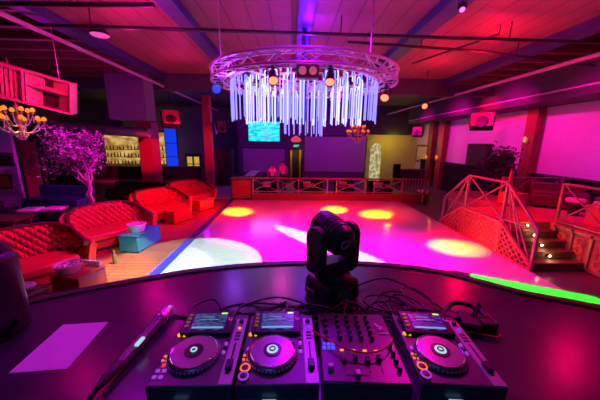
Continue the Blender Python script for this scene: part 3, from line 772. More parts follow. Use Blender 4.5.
# people standing behind the rail
def person(label, loc, h, rz, topm, lean=0):
    t = thing('person', label, 'person', loc, rz)
    k = h/1.7
    J = {'pelvis': (0, 0, .93), 'waist': (0, .01, 1.1), 'chest': (0, 0, 1.3), 'neck': (0, 0, 1.46), 'head': (0, -.01, 1.55), 'crown': (0, -.01, 1.66),
         'sl': (.17, 0, 1.40), 'el': (.24, .03, 1.14), 'wl': (.20, -.12, .95), 'hl': (.18, -.2, .92), 'sr': (-.17, 0, 1.40), 'er': (-.24, .04, 1.14), 'wr': (-.22, -.06, .92), 'hr': (-.21, -.10, .84),
         'pl': (.09, 0, .9), 'kl': (.10, -.02, .5), 'al': (.10, .02, .09), 'tl': (.11, -.13, .035), 'pr': (-.09, 0, .9), 'kr': (-.11, -.03, .5), 'ar': (-.12, .02, .09), 'tr': (-.14, -.13, .035)}
    Rd = dict(pelvis=.12, waist=.105, chest=.125, neck=.05, head=.085, crown=.075, sl=.055, el=.042, wl=.03, hl=.03, sr=.055, er=.042, wr=.03, hr=.03, pl=.085, kl=.058, al=.04, tl=.035, pr=.085, kr=.058, ar=.04, tr=.035)
    Ed = [('pelvis', 'waist'), ('waist', 'chest'), ('chest', 'neck'), ('neck', 'head'), ('head', 'crown'), ('chest', 'sl'), ('sl', 'el'), ('el', 'wl'), ('wl', 'hl'), ('chest', 'sr'), ('sr', 'er'), ('er', 'wr'), ('wr', 'hr'),
          ('pelvis', 'pl'), ('pl', 'kl'), ('kl', 'al'), ('al', 'tl'), ('pelvis', 'pr'), ('pr', 'kr'), ('kr', 'ar'), ('ar', 'tr')]
    names = list(J)
    def skin(nm, keep, m, grow):
        ks = [n for n in names if n in keep]; me = bpy.data.meshes.new(nm)
        me.from_pydata([tuple(c*k for c in J[n]) for n in ks], [(ks.index(a), ks.index(c)) for a, c in Ed if a in ks and c in ks], [])
        o = bpy.data.objects.new(nm, me); COL.objects.link(o); o.parent = t; me.materials.append(M[m])
        sm = o.modifiers.new('skin', 'SKIN'); sd = o.modifiers.new('sub', 'SUBSURF'); sd.levels = 1; sd.render_levels = 2
        for i, n in enumerate(ks):
            v = me.skin_vertices[0].data[i]; r = Rd[n]*k+grow; v.radius = (r, r); v.use_root = (n == ks[0])
        for p in me.polygons: p.use_smooth = True
        return o
    skin('body', names, 'skin', 0)
    skin('shirt', ('pelvis', 'waist', 'chest', 'sl', 'el', 'sr', 'er'), topm, .014)
    skin('trousers', ('pelvis', 'pl', 'kl', 'al', 'pr', 'kr', 'ar'), 'darkcloth', .014)
    MB().sph((0, .02*k, 1.60*k), .098*k, (1, 1.05, 1.1), 14).build('hair', 'hair', t)
    f = MB(); f.sph((.03*k, -.085*k, 1.585*k), .012*k, n=8); f.sph((-.03*k, -.085*k, 1.585*k), .012*k, n=8); f.sph((0, -.095*k, 1.56*k), .014*k, (1, 1, 1.5), 8); f.box((0, -.083*k, 1.52*k), (.04*k, .02*k, .01*k))
    f.build('face', 'skin', t)
    return t
person('person in a pink top standing behind the far railing, shorter of the two', (-1.06, 14.7, 0), 1.62, R(10), 'pinkcloth')
person('taller person in a pink top standing behind the far railing', (-.46, 14.9, 0), 1.78, R(-25), 'pinkcloth')

# ------------------------------------------------------------------ raised platform, stairs and railings
PZ = .85; X0 = 5.38; XS = 6.66
struct(MB().prism([(X0, 6.38), (XS, 6.38), (XS, 2.6), (9.4, 2.6), (9.4, 10.9), (XS, 10.9), (XS, 8.02), (X0, 8.02)], -.01, PZ).build('floor_platform', 'deck_red'))
for name, y0, sgn in (('near', 5.42, 1), ('far', 8.98, -1)):
    t = thing('staircase', 'short dark staircase with small lit lamps facing the dance floor front' if name == 'near' else 'matching staircase descending behind the landing', 'stairs', (0, 0, 0))
    for k in range(4):
        yb = y0+sgn*.24*k; z = .17*(k+1)
        ye = 6.378 if sgn > 0 else 8.022
        st = MB().box(((X0+XS)/2+.03, (yb+ye)/2, z-.085+.003), (XS-X0-.08, abs(ye-yb), .164)).build('step', 'step', t)
        MB().box(((X0+XS)/2+.03, yb, z-.012), (XS-X0-.08, .05, .03)).build('nosing', 'timber', st)
    if name == 'near':
        for k, (x, y, z) in enumerate(((6.02, 5.66, .255), (6.02, 5.90, .425), (6.02, 6.14, .595), (6.02, 6.377, .765))):
            l = MB().box((x, y-.03, z), (.10, .03, .05)).build('step_lamp', 'black', t, bevel=.01); MB().sph((x, y-.045, z), .035, (1, .5, .7), 10).build('bulb', 'lens_white', l)
def lattice_panel(t, quad, n, m='lattice'):
    """diamond lattice in a vertical quad given by (y,zlo,zhi) pairs at constant x"""
    x, y0, a0, a1, y1, b0, b1 = quad
    def pt(u, v): return Vector((x, y0+(y1-y0)*u, (a0+(b0-a0)*u) + ((a1+(b1-b0-(a1-a0))*u)-a0)*v)) if False else Vector((x, y0+(y1-y0)*u, (a0*(1-u)+b0*u)*(1-v) + (a1*(1-u)+b1*u)*v))
    b = MB()
    L = abs(y1-y0); st = .17
    H = max(a1-a0, b1-b0)
    k = -int(H/st)-1
    while k*st < L+H:
        for sg in (1, -1):
            seg = []
            for i in range(33):
                zz = H*i/32; yy = k*st+zz if sg > 0 else k*st+H-zz
                u = yy/L
                if 0 <= u <= 1 and (a0*(1-u)+b0*u) <= zz+min(a0, b0) <= (a1*(1-u)+b1*u): seg.append(Vector((x, y0+(y1-y0)*u, zz+min(a0, b0))))
            if len(seg) > 1: b.bar(seg[0], seg[-1], .022, .03)
        k += 1
    for u0, v0, u1, v1 in ((0, 0, 1, 0), (0, 1, 1, 1), (0, 0, 0, 1), (1, 0, 1, 1)):
        p, q = pt(u0, v0), pt(u1, v1)
        if (p-q).length > .05: b.bar(p, q, .05, .05)
    return b.build('lattice', m, t)
t = thing('lattice_skirt', 'red-lit diamond lattice skirting on the side of the landing and stairs', 'lattice', (0, 0, 0))
lattice_panel(t, (X0-.03, 5.36, .02, .12, 6.38, .02, .84), 0); lattice_panel(t, (X0-.03, 6.42, .02, .84, 8.0, .02, .84), 0); lattice_panel(t, (X0-.03, 9.04, .02, .12, 8.03, .02, .84), 0)
t = thing('lattice_skirt', 'dark skirting with round scrolls under the platform right of the stairs', 'lattice', (0, 0, 0))
b = MB(); x = XS-.03
for y in [6.2-.42*k for k in range(9)]:
    b.box((x, y, .42), (.04, .05, .82))
b.box((x, 4.5, .04), (.04, 3.5, .05)); b.box((x, 4.5, .80), (.04, 3.5, .06)); b.build('frame', 'rail', t)
for k in range(8):
    yc = 5.99-.42*k; b = MB()
    for z in (.62, .42, .22): b.torus((x-.01, yc, z), .085, .014, 18, 6, (0, PI/2, 0))
    b.torus((x-.01, yc+.06, .52), .04, .01, 12, 5, (0, PI/2, 0)); b.torus((x-.01, yc-.06, .32), .04, .01, 12, 5, (0, PI/2, 0))
    b.build('scroll', 'lattice', t)
def rail_panel(t, p0, p1, h0, h1, zb=.06):
    """crossed panel between two posts; p = foot point"""
    p0, p1 = Vector(p0), Vector(p1); a, c = p0+Vector((0, 0, h0)), p1+Vector((0, 0, h1)); q0, q1 = p0+Vector((0, 0, zb)), p1+Vector((0, 0, zb))
    MB().bar(a, c, .06, .05).build('top_rail', 'rail', t, bevel=.008)
    b = MB(); b.bar(q0, q1, .035); b.bar(q0, c, .028); b.bar(q1, a, .028); b.build('cross_brace', 'rail', t)
def posts(t, pts):
    for p, h in pts: MB().box((p[0], p[1], p[2]+h/2+.003), (.06, .06, h)).build('post', 'rail', t)
t = thing('stair_railing', 'red-lit crossed metal railing rising over both stairs beside the dance floor', 'railing', (0, 0, 0))
xr = X0+.02
A, B, C_, D_ = (xr, 9.02, .008), (xr, 7.9, PZ), (xr, 6.42, PZ), (xr, 5.36, .008)
A2, D2 = (xr, 9.02, .01), (xr, 5.4, .01)
posts(t, [(A2, .97), (B, 1.0), (C_, 1.0), (D2, .97)])
rail_panel(t, B, C_, 1.0, 1.0); rail_panel(t, C_, D2, 1.0, .95); rail_panel(t, B, A2, 1.0, .95)
for p, q in (((xr, 6.36, PZ+.95), (xr, 5.72, .28)), ((xr, 6.36, PZ+.95), (xr, 6.05, .5)), ((xr, 7.96, PZ+.95), (xr, 8.6, .28))): MB().bar(p, q, .025).build('fan_bar', 'rail', t)
t = thing('stair_railing', 'crossed metal railing on the platform edge right of the stairs', 'railing', (0, 0, 0))
xr = XS+.06
P_ = [(xr, 6.3, PZ), (xr, 5.15, PZ), (xr, 4.0, PZ), (xr, 2.85, PZ)]
posts(t, [(p, 1.0) for p in P_])
for p, q in zip(P_, P_[1:]): rail_panel(t, p, q, 1.0, 1.0)
t = thing('platform_railing', 'low dark railing across the back of the platform near the wide wooden pillar', 'railing', (0, 0, 0))
P_ = [(7.15, 8.75, PZ), (8.2, 8.75, PZ), (9.25, 8.75, PZ)]
posts(t, [(p, .85) for p in P_])
for p, q in zip(P_, P_[1:]): rail_panel(t, p, q, .85, .85)
# platform furniture
t = thing('dining_chair', 'red-lit high-backed chair on the platform at the back of the landing', 'chair', (7.25, 8.35, PZ), R(15))
MB().box((0, 0, .22), (.6, .55, .38)).build('seat', 'deck_red', t, bevel=.03); MB().box((.06, .2, .75), (.2, .1, .7), taper=.6).build('backrest', 'deck_red', t, bevel=.02)
for x in (-.22, .22): MB().box((x, 0, .02), (.06, .4, .04)).build('leg', 'black', t)
bench('lounge_bench', 'dark couch on the platform beneath the wooden pillar', (8.35, 7.95, PZ), R(-35), 1.3, .7, .75, 'leather_dk', False)
bench('lounge_bench', 'dark couch at the wall end of the platform by the crossed railing', (8.85, 6.2, PZ), R(-90), 1.8, .7, .8, 'leather_dk', False)
for i, (x, y, lab) in enumerate(((7.95, 7.05, 'pink-lit cushion on the table edge of the platform, nearer the wooden pillar'), (8.2, 6.55, 'pink-lit cushion beside the red box on the platform'))):
    t = thing('round_stool', 'round stool with pink-lit top on the platform' + (' nearer the pillar' if i == 0 else ' beside the red box'), 'stool', (x, y, PZ))
    MB().lathe([(.2, .38), (.22, .42), (.2, .48), (0, .5)], n=24).build('seat', 'pinkcloth', t); MB().cyl((0, 0, .0), (0, 0, .38), .12, .16, 16).build('base', 'black', t)
cube = thing('box_table', 'red-lit box table on the platform behind the crossed railing', 'table', (7.6, 5.9, PZ), R(10))
MB().box((0, 0, .24), (.6, .6, .46)).build('body', 'deck_red', cube, bevel=.01); MB().box((0, 0, .49), (.66, .66, .05)).build('table_top', 'deck_red', cube, bevel=.01)
# right wall fittings
t = thing('wall_screen', 'dark flat screen on the magenta side wall', 'screen', (9.5, 13.5, 2.28), R(90))
MB().box((0, 0, 0), (1.75, .08, 1.1)).build('casing', 'black', t, bevel=.01); MB().box((0, .045, 0), (1.66, .006, 1.0)).build('screen', 'dark_art', t)
t = thing('framed_picture', 'framed pale yellow picture beyond the wall lamps', 'picture', (9.49, 19.2, 2.1), R(90))
MB().box((0, 0, 0), (2.2, .06, 1.25)).build('frame', 'timber', t, bevel=.01); MB().box((0, .035, 0), (1.9, .006, 1.0)).build('canvas', 'art', t)
def sconce(label, loc, m='bulb'):
    t = thing('wall_sconce', label, 'wall lamp', loc, 0, 'wall sconces on the pillars')
    MB().box((.0, 0, 0), (.05, .12, .22)).build('back_plate', 'gold', t, bevel=.01); MB().cyl((-.02, 0, -.05), (-.10, 0, -.05), .012, n=8).build('arm', 'gold', t)
    MB().lathe([(.03, -.05), (.05, .0), (.045, .14), (.02, .17), (0, .17)], (-.10, 0, -.02), 14).build('lamp_shade', m, t)
sconce('small lit wall lamp high on the wide wooden pillar', (9.14, 10.35, 2.95), 'yellowlit')
sconce('orange wall lamp on the second far pillar beside the framed picture', (9.14, 17.9, 1.9)); sconce('orange wall lamp on the far pillar nearer the wall screen', (9.14, 16.6, 1.95))
tree('dark leafy potted tree against the magenta wall behind the platform', (8.1, 10.2, PZ), .7, (0, 1.25), (.45, .6, .65), 1500, 'leaf_dk', 'timber', 9, .08, 'potted_tree')

# ------------------------------------------------------------------ DJ booth
TZ = 1.78
EDGE = [(-2.55, .35), (-2.15, .98), (-1.9, 1.27), (-1.59, 1.5), (-1.26, 1.68), (-.95, 1.81), (-.72, 1.90), (-.33, 1.99), (.08, 2.03), (.5, 2.03), (.89, 1.97), (1.18, 1.86), (1.40, 1.70), (1.60, 1.55), (1.9, 1.40), (2.25, 1.1), (2.6, .5)]
def smooth_edge():
    P = [Vector(p) for p in EDGE]; Q = []
    for i in range(len(P)-1):
        p0, p1, p2, p3 = P[max(i-1, 0)], P[i], P[i+1], P[min(i+2, len(P)-1)]
        for k in range(5):
            u = k/5; Q.append(.5*((2*p1)+(p2-p0)*u+(2*p0-5*p1+4*p2-p3)*u*u+(3*p1-p0-3*p2+p3)*u**3))
    Q.append(P[-1]); return Q
EQ = smooth_edge(); NE = len(EQ)-1
def arc(r):
    off = r-3.0; out = []
    for i, p in enumerate(EQ):
        t_ = (EQ[min(i+1, NE)]-EQ[max(i-1, 0)]).normalized(); out.append((p.x-t_.y*off, p.y+t_.x*off))
    return out
A_ = arc(3.0)
tb = thing('booth_counter', 'wide dark curved DJ counter carrying the decks and cables', 'counter')
MB().prism(A_ + [(2.6, .2), (-2.55, .2)], TZ-.06, TZ).build('counter_top', 'table', tb)
b = MB(); o1, i1 = arc(3.03), arc(2.975)
for k in range(NE):
    for p, q in ((o1, i1),):
        v = b._v([(*p[k], TZ-.09), (*p[k+1], TZ-.09), (*q[k+1], TZ-.09), (*q[k], TZ-.09), (*p[k], TZ+.012), (*p[k+1], TZ+.012), (*q[k+1], TZ+.012), (*q[k], TZ+.012)])
        for f in ((0, 1, 2, 3), (7, 6, 5, 4), (0, 4, 5, 1), (2, 6, 7, 3)): b._f([v[i] for i in f])
bmesh.ops.remove_doubles(b.bm, verts=b.bm.verts, dist=1e-5)
b.build('edge_lip', 'lip', tb)
b = MB(); o1, i1 = arc(2.93), arc(2.87)
for k in range(NE):
    v = b._v([(*o1[k], .8), (*o1[k+1], .8), (*i1[k+1], .8), (*i1[k], .8), (*o1[k], TZ-.06), (*o1[k+1], TZ-.06), (*i1[k+1], TZ-.06), (*i1[k], TZ-.06)])
    for f in ((0, 1, 2, 3), (7, 6, 5, 4), (0, 4, 5, 1), (2, 6, 7, 3)): b._f([v[i] for i in f])
b.build('front_panel', 'booth', tb)
struct(MB().prism([(-3.2, -2), (4.8, -2), (4.9, 1.0), (5.0, 2.62), (4.11, 3.07), (2.6, 3.83), (1.3, 3.9), (0, 3.0), (-1.2, 2.2), (-2.6, 1.2)], -.01, .8).build('floor_stage', 'apron'))

# decks -----------------------------------------------------------------
BH = .11
def knob(b, x, y, r, h, z=BH): b.lathe([(r, 0), (r*.9, h*.8), (r*.75, h), (0, h)], (x, y, z), 14)
def make_deck(label, loc, rz, lcd, disp):
    t = thing('media_player', label, 'DJ deck', loc, rz, 'club media players')
    w = .308
    MB().box((0, .205, BH/2+.004), (w, .405, BH-.008)).build('body', 'gear', t, bevel=.006)
    MB().box((0, -.002, .04), (w-.01, .012, .02)).build('front_slot', 'jogring', t)
    for x, y in ((-.12, .04), (.12, .04), (-.12, .37), (.12, .37)): MB().cyl((x, y, 0), (x, y, .006), .018, n=10).build('foot', 'rubber', t)
    MB().box((.128, .19, BH+.001), (.05, .37, .006)).build('tempo_strip', 'gear_strip', t, bevel=.002)
    sl = MB().box((.128, .13, BH+.005), (.008, .16, .004)).build('tempo_slot', 'black', t)
    MB().box((.128, .085, BH+.012), (.026, .045, .018)).build('tempo_fader', 'knob', t, bevel=.004)
    jc = (-.028, .145)
    J = MB().lathe([(.098, 0), (.102, .006), (.101, .014), (.095, .021), (.086, .023), (.080, .022)], (*jc, BH), 56).build('jog_wheel', 'jogring', t)
    b = MB()
    for k in range(40):
        a = 2*PI*k/40; b.sph((jc[0]+.099*math.cos(a), jc[1]+.099*math.sin(a), BH+.011), .0055, n=6)
    b.build('grip_dimples', 'gear_strip', J)
    MB().torus((*jc, BH+.022), .089, .0035, 56, 8).build('chrome_ring', 'chrome', J)
    MB().lathe([(.085, .018), (.085, .0235), (.0, .0242)], (*jc, BH), 56).build('jog_plate', 'jog', J)
    MB().lathe([(.038, .023), (.037, .027), (0, .0275)], (*jc, BH), 36).build('jog_hub', 'jogdim', J)
    if disp: MB().lathe([(.024, .026), (.023, .029), (0, .0295)], (*jc, BH), 30).build('jog_display', 'jogdisp', J)
    MB().torus((*jc, BH+.030), .011, .003, 24, 6).build('hub_mark', 'jogdisp' if not disp else 'jogdim', J)
    sc = MB().box((-.02, .322, BH+.014), (.225, .135, .03), (R(8), 0, 0)).build('screen_housing', 'black', t, bevel=.006)
    MB().box((-.015, .318, BH+.030), (.15, .095, .004), (R(8), 0, 0)).build('screen', lcd, sc)
    MB().box((-.015, .280, BH+.0277), (.14, .008, .003), (R(8), 0, 0)).build('text_band', E('screen_text', (.3, .55, .9), .6), sc)
    for q in range(3): MB().box((-.03+.01*q, .345-.016*q, BH+.0350-.0024*q), (.06+.02*q, .004, .002), (R(8), 0, 0)).build('text_line', E('screen_line', (.2, .4, .8), .5), sc)
    MB().box((.045, .366, BH+.039), (.028, .008, .003), (R(8), 0, 0)).build('status_bar', 'lcdbar', sc)
    for k in range(4): MB().box((-.112, .29+.022*k, BH+.029+.003*k), (.016, .010, .006), (R(8), 0, 0)).build('screen_button', E('dim_amber', (.6, .2, .1), .25), sc)
    lg = MB()
    for q, (dx, ln) in enumerate(((-.007, 1.5), (.006, 1.1))): lg.sph((.079+dx, .338-.003*q, BH+.031), .0075, (.62, ln, .4), 10)
    lg.box((.079, .328, BH+.030), (.012, .006, .004))
    lg.build('white_emblem', 'white', sc)
    for x in (-.135, -.112): MB().lathe([(.009, 0), (.008, .008), (0, .01)], (x, .262, BH), 14).build('loop_button', 'amber', t)
    for x in (-.142, -.125):
        for y in (.118, .140): MB().box((x, y, BH+.003), (.009, .007, .006)).build('hot_cue_button', 'orange', t)
    for y in (.085, .165): MB().box((-.133 if disp else -.128, y+.01, BH+.003), (.010, .014, .006)).build('vinyl_button', 'redled' if not disp else 'purpleled', t)
    for y in (.035, .072) if disp else ():
        MB().lathe([(.021, 0), (.021, .008), (.016, .010), (0, .010)], (-.128, y, BH), 22).build('play_button', 'knob', t)
        MB().torus((-.128, y, BH+.009), .017, .0035, 24, 6).build('button_ring', 'orange' if (disp and y > .05) else 'purpleled', t)
    if not disp:
        for y in (.04, .068):
            for x in (-.138, -.114): MB().box((x, y, BH+.004), (.015, .012, .008)).build('play_button', 'purpleled', t, bevel=.002)
    MB().box((-.03, -.009, .052), (.05, .006, .010)).build('front_glint', E('front_glint_white', (.3, .55, .9), .8), t)  # glowing bar stands in for the bluish reflection on the deck front
    b = MB(); knob(b, .128, .345, .011, .014, BH+.004); b.build('strip_knob', 'knob', t)
    for q in range(3): MB().box((.128, .232+.02*q, BH+.005), (.024, .008, .004)).build('strip_button', 'gear', t)
    for k in range(4): MB().lathe([(.008, 0), (.007, .008), (0, .008)], (.088, .23-.024*k, BH), 12).build('mode_button', 'purpleled' if k % 2 else 'knob', t)
    b = MB(); knob(b, .083, .27, .010, .018); b.build('select_knob', 'knob', t)
    MB().box((.128, .30, BH+.006), (.012, .008, .008)).build('sync_button', 'blueled' if disp else 'amber', t)
    return t
make_deck('DJ media player at the paper end of the row, dim jog centre', (-.365, .805, TZ), 0, 'lcd', False)
make_deck('DJ media player between the end deck and the mixer, bright jog centre', (-.045, .805, TZ), 0, 'lcd', True)
make_deck('DJ media player on the headphone side of the mixer, turned slightly outward', (.64, .79, TZ), R(-5), 'lcd2', True)
# mixer
t = thing('dj_mixer', 'black four-channel DJ mixer with blue pads between the decks', 'DJ mixer', (.285, .805, TZ), R(-3))
MB().box((0, .205, BH/2+.002), (.33, .41, BH-.004)).build('body', 'gear', t, bevel=.006)
MB().box((0, .205, BH+.001), (.318, .398, .005)).build('faceplate', mat('mixer_plate', (.075, .065, .08), .32, .4), t)
for x, y in ((-.13, .04), (.13, .04), (-.13, .37), (.13, .37)): MB().cyl((x, y, -.0), (x, y, .006), .018, n=10).build('foot', 'rubber', t)
for c in range(4):
    x = -.075+.048*c
    for r_ in range(5):
        b = MB(); knob(b, x, .225+.036*r_, .0095, .02, BH+.003); b.box((x, .228+.036*r_, BH+.0235), (.002, .012, .001)); b.build('channel_knob', 'knob', t)
    MB().box((x, .155, BH+.006), (.016, .006, .006)).build('cue_button', 'amber', t)
    MB().box((x, .09, BH+.004), (.006, .085, .003)).build('fader_slot', 'black', t)
    MB().box((x, .10+.012*(c % 2), BH+.012), (.018, .028, .018)).build('channel_fader', 'knob', t, bevel=.003)
for i in range(3):
    for j in range(2): MB().box((-.148+.019*i, .165+.022*j, BH+.006), (.013, .013, .006)).build('beat_pad', 'blueled', t)
for r_ in range(4):
    b = MB(); knob(b, -.135, .22+.04*r_, .010, .02, BH+.003); b.build('headphone_knob', 'knob', t)
    b = MB(); knob(b, .135, .06+.04*r_, .010, .02, BH+.003); b.build('effect_knob', 'knob', t)
b = MB(); knob(b, -.13, .06, .013, .02, BH+.003); b.build('cue_knob', 'gear_strip', t)
MB().lathe([(.009, 0), (.009, .008), (0, .010)], (.138, .185, BH+.003), 14).build('power_led', 'greenled', t)
MB().box((.12, .305, BH+.004), (.034, .05, .003)).build('emblem_patch', 'black', t)
b = MB()
b.box((.113, .318, BH+.0065), (.022, .010, .003), (0, 0, -.5)); b.box((.122, .308, BH+.0065), (.026, .010, .003), (0, 0, -.3)); b.box((.126, .295, BH+.0065), (.018, .012, .003), (0, 0, .5)); b.box((.108, .325, BH+.0065), (.012, .012, .003), (0, 0, .3))
b.box((.13, .262, BH+.0065), (.04, .006, .003)); b.build('white_emblem', 'white', t)
MB().box((-.03, .035, BH+.004), (.09, .006, .003)).build('crossfader_slot', 'black', t); MB().box((-.03, .035, BH+.012), (.02, .026, .016)).build('crossfader', 'gear_strip', t, bevel=.003)
# cables
def cable(label, pts, r=.006, m='rubber', name='cable'):
    P = [Vector(p) for p in pts]; Q = []
    for i in range(len(P)-1):
        p0, p1, p2, p3 = P[max(i-1, 0)], P[i], P[i+1], P[min(i+2, len(P)-1)]
        for k in range(8):
            u = k/8; Q.append(.5*((2*p1)+(p2-p0)*u+(2*p0-5*p1+4*p2-p3)*u*u+(3*p1-p0-3*p2+p3)*u**3))
    Q.append(P[-1])
    return tag(MB().tube(Q, r, 8).build(name, m), label, 'cable', 'cables behind the decks')
Z0 = TZ+.008
cable('thin red cable sagging across the mixer face', [(.10, 1.07, TZ+BH+.02), (.16, 1.00, TZ+BH+.03), (.22, .945, TZ+BH+.036), (.29, .92, TZ+BH+.032), (.36, .925, TZ+BH+.034), (.42, .965, TZ+BH+.03), (.455, 1.02, TZ+BH+.02)], .0035, 'redcable')
lab = 'black cable in the tangle on the counter behind the decks'
rr = random.Random(21)
for k in range(11):
    x0 = -.42+.07*k; x1 = rr.uniform(.35, .85) if k % 2 else x0+rr.uniform(.2, .4)
    pts = [(x0, 1.22, TZ+.05)]
    n = 5
    for q in range(n):
        u = (q+1)/(n+1)
        pts.append((x0+(x1-x0)*u+rr.uniform(-.08, .08), 1.25+rr.uniform(.0, .17), Z0+abs(rr.gauss(0, .018))+.012*(k % 4)))
    pts.append((x1, 1.24, TZ+.05))
    cable(lab, pts, rr.choice((.0045, .006, .0075)))
for k in range(4):      # loops standing up beside the moving head
    cx, cy = .55+.07*k, 1.36+.02*k
    pts = []
    for q in range(11):
        a = 2*PI*q/10*1.15+k
        pts.append((cx+(.13-.015*k)*math.cos(a), cy+(.08+.01*k)*math.sin(a), Z0+.045+.035*math.sin(a*.5+k)))
    cable('black cable looped in the coil beside the moving head lamp', pts, .006)
cable('black cable arching from the moving head lamp towards the headphones', [(.44, 1.62, TZ+.03), (.52, 1.68, Z0+.02), (.66, 1.68, Z0+.05), (.80, 1.58, Z0+.03), (.88, 1.45, Z0+.01), (.92, 1.36, Z0)], .007)
cable('black cable running from the microphone end to the first deck', [(-.66, 1.36, Z0), (-.5, 1.33, Z0), (-.38, 1.38, Z0+.01), (-.2, 1.36, Z0), (-.05, 1.42, Z0+.01), (.08, 1.43, Z0)], .006)
for k, P in enumerate(([(-.30, 1.24, TZ+.06), (-.28, 1.40, Z0+.03), (-.1, 1.50, Z0+.02), (.05, 1.47, Z0+.01), (.12, 1.42, Z0)], [(-.42, 1.25, TZ+.05), (-.40, 1.42, Z0), (-.25, 1.47, Z0), (-.02, 1.40, Z0+.03), (.1, 1.30, Z0+.05)],
      [(-.52, 1.24, TZ+.05), (-.55, 1.36, Z0+.05), (-.46, 1.45, Z0+.04), (-.38, 1.36, Z0+.02), (-.3, 1.30, Z0)], [(.0, 1.24, TZ+.06), (.05, 1.36, Z0+.05), (.2, 1.36, Z0+.02), (.4, 1.40, Z0), (.6, 1.30, Z0+.04)])):
    cable('black cable bowing across the counter between the decks and the lamp base', P, .0065)
# moving head lamp
t = thing('moving_head_light', 'black moving head stage lamp standing on the counter behind the mixer', 'stage light', (.265, 1.56, TZ+.004), R(30))
t.scale = (.92, .92, .94)
MB().box((0, 0, .075), (.31, .27, .15), taper=.92).build('base', 'black', t, bevel=.03, seg=3)
MB().box((0, -.133, .075), (.12, .008, .05), (R(-5), 0, 0)).build('display', 'gear', t)
for s_ in (-1, 1): MB().tube([(s_*.148, -.06, .07), (s_*.180, -.05, .085), (s_*.180, .05, .085), (s_*.148, .06, .07)], .012, 8).build('carry_handle', 'black', t)
MB().lathe([(.12, .148), (.125, .17), (.10, .19)], n=28).build('pan_collar', 'black', t)
MB().box((0, 0, .225), (.30, .16, .09)).build('yoke', 'black', t, bevel=.025, seg=3)
for s_ in (-1, 1):
    b = MB(); pr = []
    for q in range(13):
        a = PI*q/12; pr.append((.085*math.cos(a), .43+.085*math.sin(a)))
    pr += [(-.08, .20), (.08, .20)]
    v = b._v([(s_*.170, p, z) for p, z in pr]); v2 = b._v([(s_*.112, p, z) for p, z in pr]); b._f(v); b._f(v2[::-1])
    for i in range(len(v)): b._f([v[i], v[(i+1) % len(v)], v2[(i+1) % len(v)], v2[i]])
    b.build('yoke_arm', 'black', t, bevel=.012)
hd = MB().lathe([(0, -.12), (.07, -.118), (.098, -.10), (.108, -.05), (.108, .07), (.10, .13), (.095, .15), (.085, .15), (.08, .135), (0, .135)], n=32).build('lamp_head', 'black', t)
hd.location = (0, 0, .445); hd.rotation_euler = (R(-72), 0, 0)
l = MB().lathe([(.078, .137), (.05, .15), (0, .155)], n=28).build('lens', 'jogring', hd)
b = MB(); b.torus((0, -.0, -.121), .03, .004, 20, 6); b.build('rear_emblem', 'gear_strip', hd)
for k in range(4): MB().torus((0, 0, -.05+.03*k), .109, .003, 28, 6).build('cooling_fin', 'gear', hd)
# paper, microphone, headphones, monitor
tag(MB().box((0, 0, 0), (.225, .31, .0016), (0, 0, 0)).build('paper_sheet', 'paper'), 'blank sheet of paper lying on the counter by the microphone', 'paper')
o = bpy.data.objects['paper_sheet']; o.location = (-1.09, 1.15, TZ+.001); o.rotation_euler = (0, 0, R(5))
t = thing('microphone', 'handheld microphone lying between the paper and the first deck', 'microphone', (-.715, 1.12, TZ+.036), R(84))
t.scale = (1.3,)*3
ax = (0, PI/2, 0)
MB().lathe([(.017, -.10), (.019, -.06), (.022, .10), (.026, .12)], (0, 0, .0), 22, ax).build('handle', mat('mic_metal', (.14, .12, .15), .35, .3), t)
MB().lathe([(.026, .12), (.028, .125), (.028, .135), (.024, .14)], (0, 0, 0), 22, ax).build('collar_ring', 'chrome', t)
MB().lathe([(.024, .14), (.026, .16), (.025, .19), (.016, .208), (0, .213)], (0, 0, 0), 22, ax).build('grille_head', 'metal', t)
MB().lathe([(.016, -.10), (.014, -.16), (.009, -.19), (0, -.19)], (0, 0, 0), 16, ax).build('connector', 'black', t)
MB().box((-.02, -.018, .02), (.04, .012, .008)).build('switch', 'jogdisp', t)
cable('cable trailing from the microphone to the counter edge', [(-.74, .875, TZ+.034), (-.76, .84, Z0), (-.77, .76, Z0), (-.79, .66, Z0), (-.78, .52, Z0)], .008)
t = thing('headphones', 'black folded headphones with a red edge lying behind the outer deck', 'headphones', (.98, 1.27, TZ), R(-20))
pts = [(.10*math.cos(PI*k/14), .02+.12*math.sin(PI*k/14), .035+.01*math.sin(PI*k/14)) for k in range(15)]
MB().tube(pts, .014, 10).build('headband', 'black', t)
for s_ in (-1, 1):
    c = MB().lathe([(0, 0), (.042, 0), (.046, .012), (.046, .03), (.038, .045), (0, .048)], (s_*.09, -.01, .006), 24).build('ear_cup', 'black', t)
    MB().torus((s_*.09, -.01, .045), .034, .012, 24, 8).build('ear_pad', 'lip', c)
MB().box((0, -.02, .03), (.10, .13, .05)).build('folded_case', 'lip', t, bevel=.012)
MB().tube([(-.05, -.10, .02), (.10, -.095, .02), (.125, -.08, .02), (.13, .09, .02), (.11, .12, .02)], .004, 6).build('red_piping', 'redcable', t)
MB().bar((.02, 0, .05), (.06, .06, .10), .02).build('hinge', 'black', t)
cable('thick black cable between the looped coil and the headphones', [(.68, 1.38, Z0+.01), (.78, 1.36, Z0+.02), (.86, 1.31, Z0+.03), (.93, 1.27, Z0+.03)], .012)
t = thing('booth_monitor', 'black booth monitor loudspeaker at the paper end of the counter', 'loudspeaker', (-1.60, 1.22, TZ+.004), R(-35))
t.scale = (1, 1, .84)
MB().prism([(-.2, -.2), (.2, -.2), (.2, .12), (.14, .2), (-.14, .2), (-.2, .12)], 0, .5).build('cabinet', 'black', t, bevel=.03, seg=3)
MB().box((0, -.205, .26), (.36, .02, .44)).build('grille', 'black', t, bevel=.01)
